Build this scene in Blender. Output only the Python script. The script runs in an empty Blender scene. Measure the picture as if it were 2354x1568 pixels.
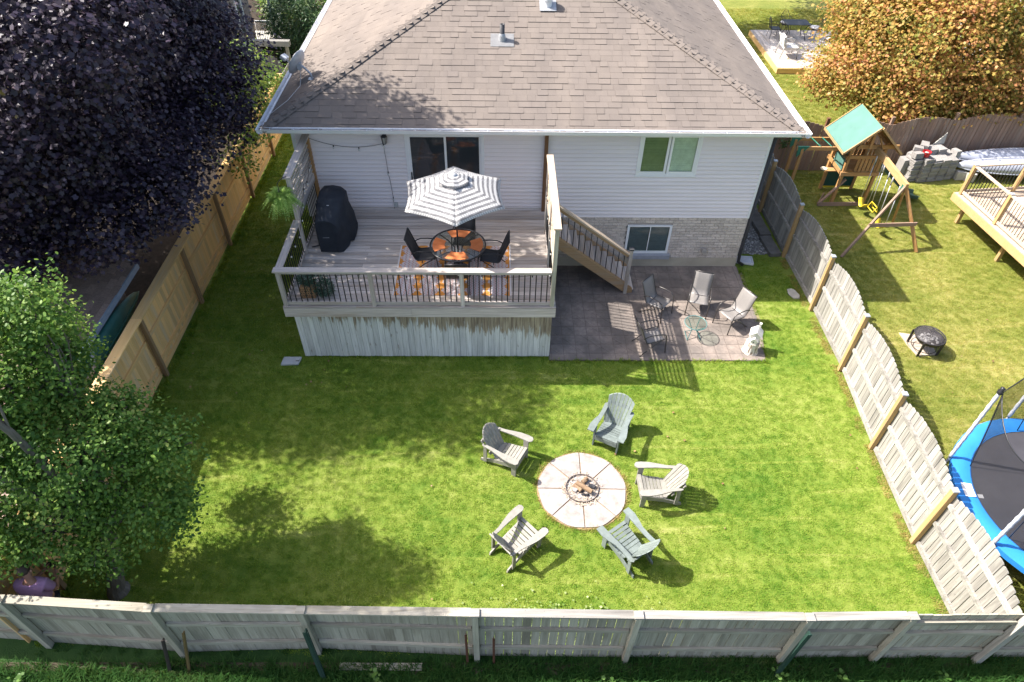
import bpy, math, random
import numpy as np
from mathutils import Vector, Matrix
rnd = random.Random(7)
R_ = math.radians
scn = bpy.context.scene
COL = scn.collection

# ------------------------------------------------------------------ camera
CAM_H = 12.0
PITCH, ROLL, YAW = R_(43.99785), R_(1.16045), R_(-1.51488)
def cam_axes():
    cp, sp = math.cos(PITCH), math.sin(PITCH)
    right = Vector((math.cos(YAW), math.sin(YAW), 0)); fh = Vector((-math.sin(YAW), math.cos(YAW), 0))
    fwd = fh*cp + Vector((0, 0, -sp)); up = fh*sp + Vector((0, 0, cp))
    return right*math.cos(ROLL) + up*math.sin(ROLL), -right*math.sin(ROLL) + up*math.cos(ROLL), fwd
_r, _u, _f = cam_axes()
cam = bpy.data.cameras.new('camera'); cam.sensor_width = 36; cam.lens = 1547.68/2354*36
cam.clip_start = .1; cam.clip_end = 600
camo = bpy.data.objects.new('camera', cam); COL.objects.link(camo)
camo.matrix_world = Matrix(((_r.x, _u.x, -_f.x, 0), (_r.y, _u.y, -_f.y, 0), (_r.z, _u.z, -_f.z, CAM_H), (0, 0, 0, 1)))
scn.camera = camo

# ------------------------------------------------------------------ sky, sun, exposure
SUN = Vector((.6485, -.1534, -.7456)).normalized()
w = bpy.data.worlds.new('World'); scn.world = w; w.use_nodes = True
nt = w.node_tree; bg = nt.nodes['Background']; sky = nt.nodes.new('ShaderNodeTexSky')
sky.sky_type = 'NISHITA'; sky.sun_disc = False
sky.sun_elevation = math.asin(-SUN.z); sky.sun_rotation = math.atan2(-SUN.x, -SUN.y)
sky.air_density = 1.0; sky.dust_density = 3.5; sky.ozone_density = .6
nt.links.new(sky.outputs[0], bg.inputs[0]); bg.inputs[1].default_value = .125
sl = bpy.data.lights.new('sun', 'SUN'); sl.energy = 4.6; sl.angle = R_(.55); sl.color = (1, .95, .88)
so = bpy.data.objects.new('sun', sl); COL.objects.link(so); so.location = (-20, 5, 25)
so.rotation_euler = SUN.to_track_quat('-Z', 'Y').to_euler()
scn.view_settings.view_transform = 'Standard'; scn.view_settings.look = 'None'
scn.view_settings.exposure = 1.35; scn.view_settings.gamma = 1; scn.view_settings.use_curve_mapping = False

# ------------------------------------------------------------------ mesh helpers
wp = {}
def link(o, p, org):
    COL.objects.link(o)
    if p is not None:
        o.parent = p; o.location = Vector(org) - wp[p.name]
    else:
        o.location = org
    wp[o.name] = Vector(org)
    return o
def T(name, label, cat, loc=(0, 0, 0), group=None):
    o = bpy.data.objects.new(name, None); o.empty_display_size = .1
    COL.objects.link(o); o.location = loc; wp[o.name] = Vector(loc)
    o['label'] = label; o['category'] = cat
    if group: o['group'] = group
    return o
def tag(o, label, cat, group=None):
    o['label'] = label; o['category'] = cat
    if group: o['group'] = group
    return o
def struct(o, kind='structure'):
    o['kind'] = kind; return o
BOXF = [(0, 3, 2, 1), (4, 5, 6, 7), (0, 1, 5, 4), (1, 2, 6, 5), (2, 3, 7, 6), (3, 0, 4, 7)]
def frame(d, up=(0, 0, 1)):
    x = Vector(d).normalized(); u = Vector(up)
    if abs(x.dot(u)) > .98: u = Vector((0, 1, 0)) if abs(x.y) < .9 else Vector((1, 0, 0))
    y = u.cross(x).normalized(); z = x.cross(y)
    return x, y, z
class B:
    def __init__(s): s.v = []; s.f = []; s.uv = None
    def add(s, V, F):
        n = len(s.v); s.v += [tuple(q) for q in V]; s.f += [tuple(i+n for i in f) for f in F]; return s
    def box(s, c, d, rz=0, tilt=None):
        hx, hy, hz = d[0]/2, d[1]/2, d[2]/2
        V = [Vector(q) for q in [(-hx,-hy,-hz),(hx,-hy,-hz),(hx,hy,-hz),(-hx,hy,-hz),(-hx,-hy,hz),(hx,-hy,hz),(hx,hy,hz),(-hx,hy,hz)]]
        M = Matrix.Rotation(rz, 3, 'Z')
        if tilt is not None: M = M @ tilt
        return s.add([M @ q + Vector(c) for q in V], BOXF)
    def span(s, a, b):
        return s.box([(a[i]+b[i])/2 for i in range(3)], [abs(b[i]-a[i]) for i in range(3)])
    def beam(s, a, b, w, h, up=(0, 0, 1)):
        a = Vector(a); b = Vector(b); x, y, z = frame(b-a, up)
        V = []
        for q in (a, b):
            V += [q - y*w/2 - z*h/2, q + y*w/2 - z*h/2, q + y*w/2 + z*h/2, q - y*w/2 + z*h/2]
        return s.add(V, [(0, 3, 2, 1), (4, 5, 6, 7), (0, 1, 5, 4), (1, 2, 6, 5), (2, 3, 7, 6), (3, 0, 4, 7)])
    def tube(s, pts, r, n=6, closed=False, cap=True):
        pts = [Vector(q) for q in pts]; m = len(pts)
        rr = r if hasattr(r, '__len__') else [r]*m
        V = []; prev = None
        for i, q in enumerate(pts):
            if closed: d = pts[(i+1) % m] - pts[i-1]
            else: d = pts[min(i+1, m-1)] - pts[max(i-1, 0)]
            if d.length < 1e-9: d = Vector((0, 0, 1))
            d.normalize()
            if prev is None:
                u = Vector((0, 0, 1)) if abs(d.z) < .9 else Vector((1, 0, 0))
                y = u.cross(d).normalized()
            else:
                y = prev - d*prev.dot(d)
                y = y.normalized() if y.length > 1e-6 else Vector((1, 0, 0))
            prev = y; z = d.cross(y)
            V += [q + (y*math.cos(2*math.pi*k/n) + z*math.sin(2*math.pi*k/n))*rr[i] for k in range(n)]
        F = []
        for i in range(m if closed else m-1):
            j = (i+1) % m
            for k in range(n): F.append((i*n+k, i*n+(k+1) % n, j*n+(k+1) % n, j*n+k))
        if cap and not closed:
            F.append(tuple(range(n-1, -1, -1))); F.append(tuple((m-1)*n+k for k in range(n)))
        return s.add(V, F)
    def lathe(s, prof, c=(0, 0, 0), n=16, M=None):
        c = Vector(c); V = []; F = []; m = len(prof)
        for r, z in prof:
            for k in range(n):
                q = Vector((r*math.cos(2*math.pi*k/n), r*math.sin(2*math.pi*k/n), z))
                V.append((M @ q if M else q) + c)
        for i in range(m-1):
            for k in range(n): F.append((i*n+k, i*n+(k+1) % n, (i+1)*n+(k+1) % n, (i+1)*n+k))
        return s.add(V, F)
    def prism(s, poly, vec):
        poly = [Vector(q) for q in poly]; vec = Vector(vec); n = len(poly)
        F = [tuple(range(n-1, -1, -1)), tuple(range(n, 2*n))]
        F += [(i, (i+1) % n, n+(i+1) % n, n+i) for i in range(n)]
        return s.add(poly + [q+vec for q in poly], F)
    def face(s, poly): return s.add(poly, [tuple(range(len(poly)))])
    def grid(s, fn, nu, nv):
        V = [fn(i/nu, j/nv) for j in range(nv+1) for i in range(nu+1)]
        F = [(j*(nu+1)+i, j*(nu+1)+i+1, (j+1)*(nu+1)+i+1, (j+1)*(nu+1)+i) for j in range(nv) for i in range(nu)]
        return s.add(V, F)
    def blob(s, c, r, n=7, m=5, jit=.15, rg=rnd):
        V = []; F = []
        r = r if hasattr(r, '__len__') else (r, r, r)
        for i in range(m+1):
            th = math.pi*i/m
            for k in range(n):
                a = 2*math.pi*(k+.5*(i % 2))/n; q = 1 + rg.uniform(-jit, jit)
                V.append((c[0]+r[0]*q*math.sin(th)*math.cos(a), c[1]+r[1]*q*math.sin(th)*math.sin(a), c[2]+r[2]*q*math.cos(th)))
        for i in range(m):
            for k in range(n): F.append((i*n+k, (i+1)*n+k, (i+1)*n+(k+1) % n, i*n+(k+1) % n))
        return s.add(V, F)
    def mk(s, name, mat, p=None, o=None, smooth=False):
        V = np.array(s.v, dtype=float)
        if o is None: o = (V.min(0)+V.max(0))/2
        o = [float(q) for q in o]
        me = bpy.data.meshes.new(name); me.from_pydata((V-np.array(o)).tolist(), [], s.f)
        me.materials.append(mat)
        if smooth: me.polygons.foreach_set('use_smooth', [True]*len(me.polygons))
        if s.uv is not None:
            l = me.uv_layers.new(name='uv'); co = np.array(s.uv, dtype=np.float32)
            idx = np.empty(len(me.loops), dtype=np.int32); me.loops.foreach_get('vertex_index', idx)
            l.data.foreach_set('uv', co[idx].ravel())
        ob = bpy.data.objects.new(name, me)
        return link(ob, p, o)
def box(name, c, d, mat, p=None, rz=0, tilt=None): return B().box(c, d, rz, tilt).mk(name, mat, p, o=c)
def span(name, a, b, mat, p=None): return B().span(a, b).mk(name, mat, p)
def beam(name, a, b, w, h, mat, p=None, up=(0, 0, 1)): return B().beam(a, b, w, h, up).mk(name, mat, p)
def tube(name, pts, r, mat, p=None, n=6, closed=False): return B().tube(pts, r, n, closed).mk(name, mat, p, smooth=True)
def inst(name, src, p, org, rot=None):
    """another object sharing src's mesh"""
    o = bpy.data.objects.new(name, src.data); link(o, p, org)
    if rot is not None: o.rotation_euler = rot
    return o
def kids(o): return [c for c in bpy.data.objects if c.parent == o]
def dup(root, loc, rz, label, parts=None):
    r = root.copy(); COL.objects.link(r); r.location = loc; r.rotation_euler = (0, 0, rz); r['label'] = label
    for c in parts if parts is not None else kids(root):
        d = c.copy(); COL.objects.link(d); d.parent = r
        for g in [q for q in c.children]:
            e = g.copy(); COL.objects.link(e); e.parent = d
    return r
def arc(c, r, a0, a1, n, ax='xy'):
    out = []
    for i in range(n+1):
        a = a0+(a1-a0)*i/n; x, y = r*math.cos(a), r*math.sin(a)
        out.append((c[0]+x, c[1]+y, c[2]) if ax == 'xy' else (c[0]+x, c[1], c[2]+y))
    return out

# ------------------------------------------------------------------ materials
class N:
    def __init__(s, name):
        s.m = bpy.data.materials.new(name); s.m.use_nodes = True; s.t = s.m.node_tree
        s.b = s.t.nodes['Principled BSDF']; s.out = s.t.nodes['Material Output']
    def n(s, ty, **k):
        q = s.t.nodes.new('ShaderNode'+ty)
        for a, v in k.items(): setattr(q, a, v)
        return q
    def l(s, a, b): s.t.links.new(a, b)
    def val(s, sock, v):
        if hasattr(v, 'is_linked') or hasattr(v, 'links'): s.l(v, sock)
        else: sock.default_value = v
    def math(s, op, a, b=None, c=None):
        q = s.n('Math', operation=op); s.val(q.inputs[0], a)
        if b is not None: s.val(q.inputs[1], b)
        if c is not None: s.val(q.inputs[2], c)
        return q.outputs[0]
    def noise(s, vec, scale, detail=3, rough=.55, dist=0):
        q = s.n('TexNoise'); q.inputs['Scale'].default_value = scale; q.inputs['Detail'].default_value = detail
        q.inputs['Roughness'].default_value = rough; q.inputs['Distortion'].default_value = dist
        if vec is not None: s.l(vec, q.inputs['Vector'])
        return q.outputs['Fac']
    def mapv(s, vec, scale=(1, 1, 1), loc=None, rot=None):
        q = s.n('Mapping'); q.inputs['Scale'].default_value = scale
        if loc is not None: s.val(q.inputs['Location'], loc)
        if rot is not None: q.inputs['Rotation'].default_value = rot
        s.l(vec, q.inputs['Vector']); return q.outputs[0]
    def ramp(s, fac, stops, interp='LINEAR'):
        q = s.n('ValToRGB'); q.color_ramp.interpolation = interp; e = q.color_ramp.elements
        while len(e) < len(stops): e.new(.5)
        for i, (p, c) in enumerate(stops): e[i].position = p; e[i].color = (*c, 1) if len(c) == 3 else c
        s.l(fac, q.inputs[0]); return q.outputs[0]
    def mix(s, fac, a, b, mode='MIX'):
        q = s.n('Mix', data_type='RGBA', blend_type=mode); s.val(q.inputs[0], fac)
        for k, v in ((6, a), (7, b)):
            if isinstance(v, tuple): q.inputs[k].default_value = (*v, 1)
            else: s.l(v, q.inputs[k])
        return q.outputs[2]
    def rand(s):
        oi = s.n('ObjectInfo'); g = s.n('NewGeometry')
        a = s.math('ADD', oi.outputs['Random'], g.outputs['Random Per Island'])
        return s.math('FRACT', a)
    def obj(s, rscale=37.):
        tc = s.n('TexCoord'); oi = s.n('ObjectInfo')
        q = s.n('VectorMath', operation='ADD'); s.l(tc.outputs['Object'], q.inputs[0])
        s.l(s.math('MULTIPLY', oi.outputs['Random'], rscale), q.inputs[1]); return q.outputs[0]
    def wpos(s): return s.n('NewGeometry').outputs['Position']
    def bump(s, h, st=.3, dist=.02):
        q = s.n('Bump'); q.inputs['Strength'].default_value = st; q.inputs['Distance'].default_value = dist
        s.l(h, q.inputs['Height']); s.l(q.outputs[0], s.b.inputs['Normal'])
    def fin(s, col, rough=.8, spec=.3, metal=0):
        if isinstance(col, tuple): s.b.inputs['Base Color'].default_value = (*col, 1)
        else: s.l(col, s.b.inputs['Base Color'])
        s.val(s.b.inputs['Roughness'], rough); s.b.inputs['Specular IOR Level'].default_value = spec
        s.b.inputs['Metallic'].default_value = metal; return s.m
def lerp(a, b, t): return tuple(a[i]+(b[i]-a[i])*t for i in range(3))
def mul(c, k): return tuple(q*k for q in c)
def vary(m, col, amt):
    r = m.rand(); k = m.math('MULTIPLY_ADD', r, 2*amt, 1-amt)
    q = m.n('CombineColor'); [m.l(k, q.inputs[i]) for i in range(3)]
    return m.mix(1., col, q.outputs[0], 'MULTIPLY')
def plain(name, c, rough=.6, spec=.4, metal=0, var=.06, ns=9, amt=.14, bump=0):
    m = N(name); nz = m.noise(m.obj(), ns, 4)
    col = m.ramp(nz, [(.25, mul(c, 1-amt)), (.75, mul(c, 1+amt))])
    if var: col = vary(m, col, var)
    if bump: m.bump(m.noise(m.obj(), ns*12, 3), bump, .01)
    return m.fin(col, rough, spec, metal)
def wood(name, c1, c2, stain=None, sa=.5, var=.16, rough=.85, tint=None, grain=1.):
    """three grain directions X, Y, Z"""
    out = {}
    for ax in 'XYZ':
        m = N(name+'_'+ax.lower()); v = m.obj()
        sc = {'X': (1.2, 34, 34), 'Y': (34, 1.2, 34), 'Z': (34, 34, 1.2)}[ax]
        g = m.noise(m.mapv(v, mul(sc, grain)), 1., 5, .65)
        sc2 = {'X': (.9, 9, 9), 'Y': (9, .9, 9), 'Z': (9, 9, .9)}[ax]
        g2 = m.noise(m.mapv(v, sc2), 1., 3, .5, .6)
        col = m.ramp(g, [(.3, c1), (.7, c2)])
        col = m.mix(m.math('MULTIPLY', g2, .55), col, mul(c1, .62))
        if stain:
            st = m.ramp(m.noise(m.mapv(v, mul(sc2, .6)), 1., 4, .6, .4), [(.5, (0, 0, 0)), (.68, (1, 1, 1))])
            col = m.mix(m.math('MULTIPLY', st, sa), col, stain)
        k = m.noise(v, 21, 1)
        col = m.mix(m.ramp(k, [(.74, (0, 0, 0)), (.79, (.55, .55, .55))]), col, mul(c1, .35))
        col = vary(m, col, var); m.bump(g, .25, .006)
        out[ax] = m.fin(col, rough, .25)
    return out
DECK = wood('deck_wood', (.40, .35, .31), (.72, .65, .60), (.32, .23, .15), .45, .24)
GREY = wood('weathered_wood', (.25, .235, .21), (.47, .45, .415), (.13, .12, .11), .7, .2)
BACKW = wood('old_fence_wood', (.31, .285, .225), (.51, .47, .385), (.16, .14, .10), .6, .18)
CEDAR = wood('cedar', (.76, .45, .17), (.88, .60, .28), (.54, .43, .30), .6, .16)
CEDARP = wood('cedar_post', (.27, .17, .09), (.38, .25, .14), None, .5, .1)
TREAT = wood('treated_post', (.42, .26, .11), (.56, .37, .18), (.34, .26, .17), .4, .1)
BROWNF = wood('brown_fence_wood', (.26, .165, .12), (.37, .25, .185), (.30, .25, .2), .5, .16)
PLAY = wood('play_cedar', (.40, .21, .075), (.54, .31, .125), (.42, .29, .19), .4, .1)
STAIR = wood('stair_wood', (.34, .215, .115), (.46, .31, .18), (.33, .28, .23), .6, .1)
DARKP = wood('brown_post', (.15, .075, .04), (.22, .115, .06), None, .5, .05)
NDECK = wood('tan_deck_wood', (.48, .37, .27), (.62, .50, .38), (.42, .36, .3), .4, .1)

BLACK = plain('black_metal', (.018, .018, .021), .35, .5, 0, .02)
CHAR = plain('charcoal_metal', (.06, .057, .06), .4, .5, .3, .04)
WHITE = plain('white_vinyl', (.74, .74, .75), .45, .4, 0, .02, 4, .03)
GUTTER = plain('white_gutter', (.78, .78, .80), .3, .5, 0, .02, 3, .05)
GREYMET = plain('grey_metal', (.36, .37, .39), .4, .5, .2, .03)
CONC = plain('concrete', (.42, .40, .36), .9, .2, 0, .06, 6, .16, .2)
FOUND = plain('foundation', (.44, .39, .31), .9, .2, 0, .02, 2.5, .14, .1)
def glass_dark():
    m = N('window_glass'); m.b.inputs['Base Color'].default_value = (.03, .035, .04, 1)
    m.b.inputs['Roughness'].default_value = .04; m.b.inputs['Specular IOR Level'].default_value = .7
    return m.m
GLASS = glass_dark()
def glass_clear(name, tint, alpha):
    m = N(name); tr = m.n('BsdfTransparent'); tr.inputs[0].default_value = (*tint, 1)
    gl = m.n('BsdfGlossy'); gl.inputs['Roughness'].default_value = .08
    lw = m.n('LayerWeight'); lw.inputs[0].default_value = .5
    mx = m.n('MixShader'); k = m.math('MULTIPLY_ADD', m.math('POWER', lw.outputs['Facing'], 4.), .6, alpha)
    m.l(k, mx.inputs[0]); m.l(tr.outputs[0], mx.inputs[1]); m.l(gl.outputs[0], mx.inputs[2]); m.l(mx.outputs[0], m.out.inputs[0])
    v = m.obj(); bp = m.n('Bump'); bp.inputs['Strength'].default_value = .5; bp.inputs['Distance'].default_value = .004
    m.l(m.noise(v, 45, 2), bp.inputs['Height']); m.l(bp.outputs[0], gl.inputs['Normal'])
    return m.m
TGLASS = glass_clear('textured_glass', (.72, .76, .76), .1)
CGLASS = glass_clear('clear_glass', (.80, .87, .85), .03)

def leafmat(name, stops, trans=.35, rough=.45, spec=.4, ns=1.2):
    """leaf colour varies leaf by leaf (random per island) and slowly through the crown"""
    m = N(name); g = m.n('NewGeometry')
    k = m.math('ADD', m.math('MULTIPLY', g.outputs['Random Per Island'], .62), m.math('MULTIPLY_ADD', m.noise(g.outputs['Position'], ns, 3), 1.0, -.31))
    col = m.ramp(k, stops); m.fin(col, rough, spec)
    tr = m.n('BsdfTranslucent'); m.l(m.mix(.35, col, (.5, .6, .1), 'MULTIPLY') if False else col, tr.inputs[0])
    mx = m.n('MixShader'); mx.inputs[0].default_value = trans
    m.l(m.b.outputs[0], mx.inputs[1]); m.l(tr.outputs[0], mx.inputs[2]); m.l(mx.outputs[0], m.out.inputs[0])
    return m.m
def grassmat(name, lush, mid, dry, bare, dryness=.0, blade=False):
    m = N(name); p = m.wpos()
    big = m.noise(p, .45, 4, .6); med = m.noise(m.mapv(p, (1.6, 2.6, 1)), 1.5, 4, .6)
    fine = m.noise(p, 34, 3, .6)
    k = m.math('ADD', m.math('MULTIPLY', big, .50), m.math('MULTIPLY', med, .36))
    k = m.math('ADD', k, m.math('MULTIPLY_ADD', fine, .3, -.10+dryness))
    stk = m.noise(m.mapv(p, (.22, 3.2, 1), rot=(0, 0, .12)), 1.3, 3, .5, .8)   # mowing and raking streaks
    k = m.math('ADD', k, m.ramp(stk, [(.58, (0, 0, 0)), (.70, (.12, .12, .12))]))
    tramp = m.noise(p, 3.1, 4, .7)
    k = m.math('ADD', k, m.ramp(tramp, [(.62, (0, 0, 0)), (.78, (.09, .09, .09))]))
    if blade:
        k = m.math('ADD', k, m.math('MULTIPLY_ADD', m.rand(), .24, -.12)); lush, mid, dry, bare = [mul(c, 1.5) for c in (lush, mid, dry, bare)]
    col = m.ramp(k, [(.3, lush), (.5, mid), (.66, dry), (.84, bare)])
    m.fin(m.mix(1., col, (.84, 1.0, .85), 'MULTIPLY') if blade else col, .7, .15)
    if blade:   # a blade lets through yellower light than it reflects
        tr = m.n('BsdfTranslucent'); m.l(m.mix(1., col, (1.32, 1.02, .65), 'MULTIPLY'), tr.inputs[0]); mx = m.n('MixShader'); mx.inputs[0].default_value = .5
        m.l(m.b.outputs[0], mx.inputs[1]); m.l(tr.outputs[0], mx.inputs[2]); m.l(mx.outputs[0], m.out.inputs[0])
    else:
        m.bump(m.noise(p, 60, 4, .7), .9, .03)
    return m.m
G1 = ((.065, .15, .014), (.18, .24, .035), (.27, .305, .075), (.40, .37, .16))
G2 = ((.11, .15, .022), (.20, .21, .045), (.31, .28, .09), (.45, .37, .18))
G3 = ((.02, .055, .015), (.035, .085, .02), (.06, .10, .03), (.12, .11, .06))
LAWN = grassmat('lawn', *G1); LAWNB = grassmat('lawn_blade', *G1, blade=True)
DRY = grassmat('dry_lawn', *G2, dryness=.03); DRYB = grassmat('dry_lawn_blade', *G2, dryness=.03, blade=True)
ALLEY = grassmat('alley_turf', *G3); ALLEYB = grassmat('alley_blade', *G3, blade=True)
SOIL = plain('soil', (.045, .035, .026), .95, .1, 0, .05, 5, .4, .6)
BARK = wood('bark', (.10, .085, .07), (.24, .21, .18), None, .5, .1, grain=.5)
# ------------------------------------------------------------------ ground, lawns, grass
def sheet(name, x0, y0, x1, y1, z, mat, skip=None, step=.25, kind='structure'):
    b = B(); nx = max(1, round((x1-x0)/step)); ny = max(1, round((y1-y0)/step)); sx = (x1-x0)/nx; sy = (y1-y0)/ny
    if skip is None:
        b.face([(x0, y0, z), (x1, y0, z), (x1, y1, z), (x0, y1, z)])
    else:
        for i in range(nx):
            for j in range(ny):
                cx, cy = x0+(i+.5)*sx, y0+(j+.5)*sy
                if not skip(cx, cy):
                    b.face([(x0+i*sx, y0+j*sy, z), (x0+i*sx+sx, y0+j*sy, z), (x0+i*sx+sx, y0+j*sy+sy, z), (x0+i*sx, y0+j*sy+sy, z)])
    return struct(b.mk(name, mat, o=(0, 0, 0)), kind)
sheet('ground', -150, -60, 150, 240, -.03, grassmat('far_ground', *G3))
sheet('back_lawn', -8.15, 4.6, 8.52, 34, -.012, LAWN)
sheet('neighbour_lawn', 8.52, -4, 30, 21.5, -.012, DRY)
sheet('far_lawn', 8.52, 21.5, 40, 60, -.012, grassmat('far_lawn', *G2))
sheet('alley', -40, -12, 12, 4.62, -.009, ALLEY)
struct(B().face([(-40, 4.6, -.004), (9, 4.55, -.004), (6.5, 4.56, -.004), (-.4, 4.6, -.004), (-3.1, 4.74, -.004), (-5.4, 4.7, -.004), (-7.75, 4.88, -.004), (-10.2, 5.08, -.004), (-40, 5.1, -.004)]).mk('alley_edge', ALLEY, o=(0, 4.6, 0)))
sheet('side_yard', -40, 4.6, -8.15, 60, -.012, SOIL)
pv = plain('pink_paving', (.36, .27, .23), .9, .2, 0, .1, 3, .15)
t = B()
for i in range(9):
    for j in range(12):
        t.box((-9.9-i*.62, 4.4+j*.62+.3*(i % 2), -.005), (.60, .60, .03))
struct(t.mk('neighbour_paving', pv, o=(-10, 6, 0)))

def tuft_mesh(name, mat, n, rad, h0, h1, wd, lean, seed):
    rg = random.Random(seed); b = B()
    for i in range(n):
        a = rg.uniform(0, 6.283); r = rad*math.sqrt(rg.random()); x, y = r*math.cos(a), r*math.sin(a)
        d = rg.uniform(0, 6.283); h = rg.uniform(h0, h1); l = h*rg.uniform(.2, lean); q = wd*rg.uniform(.7, 1.3)
        px, py = -math.sin(d)*q/2, math.cos(d)*q/2; ex, ey = math.cos(d)*l, math.sin(d)*l
        b.add([(x-px, y-py, 0), (x+px, y+py, 0), (x+ex*.45+px*.8, y+ey*.45+py*.8, h*.65), (x+ex*.45-px*.8, y+ey*.45-py*.8, h*.65), (x+ex, y+ey, h)],
              [(0, 1, 2, 3), (3, 2, 4)])
    return b
def scatter(name, src, x0, y0, x1, y1, skip, density, s0, s1, mat, z=-.01, step=.25, seed=1):
    o = sheet(name, x0, y0, x1, y1, z, mat, skip, step, 'stuff')
    g = bpy.data.node_groups.new(name+'_nodes', 'GeometryNodeTree')
    g.interface.new_socket('Geometry', in_out='INPUT', socket_type='NodeSocketGeometry')
    g.interface.new_socket('Geometry', in_out='OUTPUT', socket_type='NodeSocketGeometry')
    n = g.nodes; l = g.links; gi = n.new('NodeGroupInput'); go = n.new('NodeGroupOutput')
    d = n.new('GeometryNodeDistributePointsOnFaces'); d.inputs['Density'].default_value = density; d.inputs['Seed'].default_value = seed
    ii = n.new('GeometryNodeInstanceOnPoints'); ob = n.new('GeometryNodeObjectInfo'); ob.inputs['Object'].default_value = src
    ob.transform_space = 'ORIGINAL'
    rv = n.new('FunctionNodeRandomValue'); rv.data_type = 'FLOAT_VECTOR'; rv.inputs[0].default_value = (-.12, -.12, 0); rv.inputs[1].default_value = (.12, .12, 6.283)
    sv = n.new('FunctionNodeRandomValue'); sv.data_type = 'FLOAT'; sv.inputs[2].default_value = s0; sv.inputs[3].default_value = s1
    l.new(gi.outputs[0], d.inputs['Mesh']); l.new(d.outputs['Points'], ii.inputs['Points']); l.new(ob.outputs['Geometry'], ii.inputs['Instance'])
    l.new(rv.outputs[0], ii.inputs['Rotation']); l.new(sv.outputs[1], ii.inputs['Scale']); l.new(ii.outputs[0], go.inputs[0])
    md = o.modifiers.new('grass', 'NODES'); md.node_group = g
    return o
PIT = (1.735, 7.96)
def fence_y(x): return 4.44+max(0., -x-2)*.045
def skip_yard(x, y):
    if y < fence_y(x)+.18: return True
    if 1.2 < x < 6.92 and y > 11.72: return True
    if -4.84 < x < 1.3 and y > 11.84: return True
    if -5.1 < x < 6.9 and y > 15.5: return True
    if (x-PIT[0])**2+(y-PIT[1])**2 < .93**2: return True
    if x > 6.8 and y > 16.15: return True
    if 7.98 < x < 8.40 and 14.1 < y < 14.55: return True
    if -5.42 < x < -4.86 and 11.5 < y < 11.83: return True
    if 6.75 < x < 7.55 and 15.5 < y < 16.2: return True
    return x > 8.3 or x < -8.0
def skip_right(x, y):
    if 10.5 < x < 11.3 and 11.95 < y < 12.7: return True
    if 13.95 < x < 15.9 and y > 20.3: return True
    return False
tu = struct(tuft_mesh('grass_tuft', LAWNB, 26, .075, .010, .026, .0075, 2.2, 3).mk('grass_tuft', LAWNB, o=(0, 0, 0)), 'stuff'); tu.location = (4.4, 10.2, -.01)
scatter('lawn_grass', tu, -8.1, 4.65, 8.4, 26, skip_yard, 120, .8, 1.25, LAWN, step=.1)
tu2 = struct(tuft_mesh('dry_grass_tuft', DRYB, 26, .085, .010, .028, .008, 2.2, 4).mk('dry_grass_tuft', DRYB, o=(0, 0, 0)), 'stuff'); tu2.location = (10.2, 14.2, -.01)
scatter('dry_grass', tu2, 8.5, 3.5, 19.5, 21.2, skip_right, 95, .8, 1.3, DRY)
scatter('far_grass', tu2, 8.5, 21.3, 21, 38, lambda x, y: 12.2 < x < 15 and 29.4 < y < 34.2, 70, 1.1, 1.7, DRY, seed=5)
tu3 = struct(tuft_mesh('alley_tuft', ALLEYB, 40, .11, .05, .17, .012, 1.5, 5).mk('alley_tuft', ALLEYB, o=(0, 0, 0)), 'stuff'); tu3.location = (1, 3.9, -.01)
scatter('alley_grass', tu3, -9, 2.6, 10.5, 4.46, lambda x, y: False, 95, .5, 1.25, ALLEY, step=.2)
scatter('fence_weeds', tu3, -8.0, 4.66, 8.2, 4.8, lambda x, y: False, 40, .35, .6, LAWN, seed=9)
# longer unmown grass against edges: patio, skirting, fire pit, fences
DEADB = grassmat('dead_edge_blade', (.16, .17, .05), (.26, .23, .08), (.36, .27, .12), (.42, .31, .16), .04, blade=True)
tu4 = struct(tuft_mesh('edge_tuft', LAWNB, 18, .045, .03, .07, .008, 1.2, 6).mk('edge_tuft', LAWNB, o=(0, 0, 0)), 'stuff'); tu4.location = (3.4, 11.66, -.01)
tu5 = struct(tuft_mesh('dead_tuft', DEADB, 20, .05, .015, .045, .009, 1.8, 7).mk('dead_tuft', DEADB, o=(0, 0, 0)), 'stuff'); tu5.location = (2.68, 7.9, -.01)
def edge_zone(x, y):
    if 1.25 < x < 6.75 and 11.64 < y < 11.73: return True
    if -4.85 < x < 1.25 and 11.78 < y < 11.86: return True
    if x < -7.86 and y < 24: return True
    return 6.68 < x < 7.0 and 11.6 < y < 15.4 and abs(x-(6.70+.225*min(1, max(0, (y-11.72)/1.8)))) < .05
scatter('edge_grass', tu4, -8.02, 4.8, 7.05, 24, lambda x, y: not edge_zone(x, y), 260, .6, 1.25, LAWN, z=-.011, step=.05, seed=3)
def rfx(y): return 8.18+.28*min(1, max(0, (y-6.7)/4.7))
scatter('dead_grass', tu5, .7, 4.7, 8.5, 20, lambda x, y: not (abs(math.hypot(x-PIT[0], y-PIT[1])-.955) < .045 or (y < 16 and -.16 < x-rfx(y) < .02 and math.sin(y*3.1)+math.sin(y*7.3) > -.8)), 330, .6, 1.3, LAWN, z=-.011, step=.04, seed=4)
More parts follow.
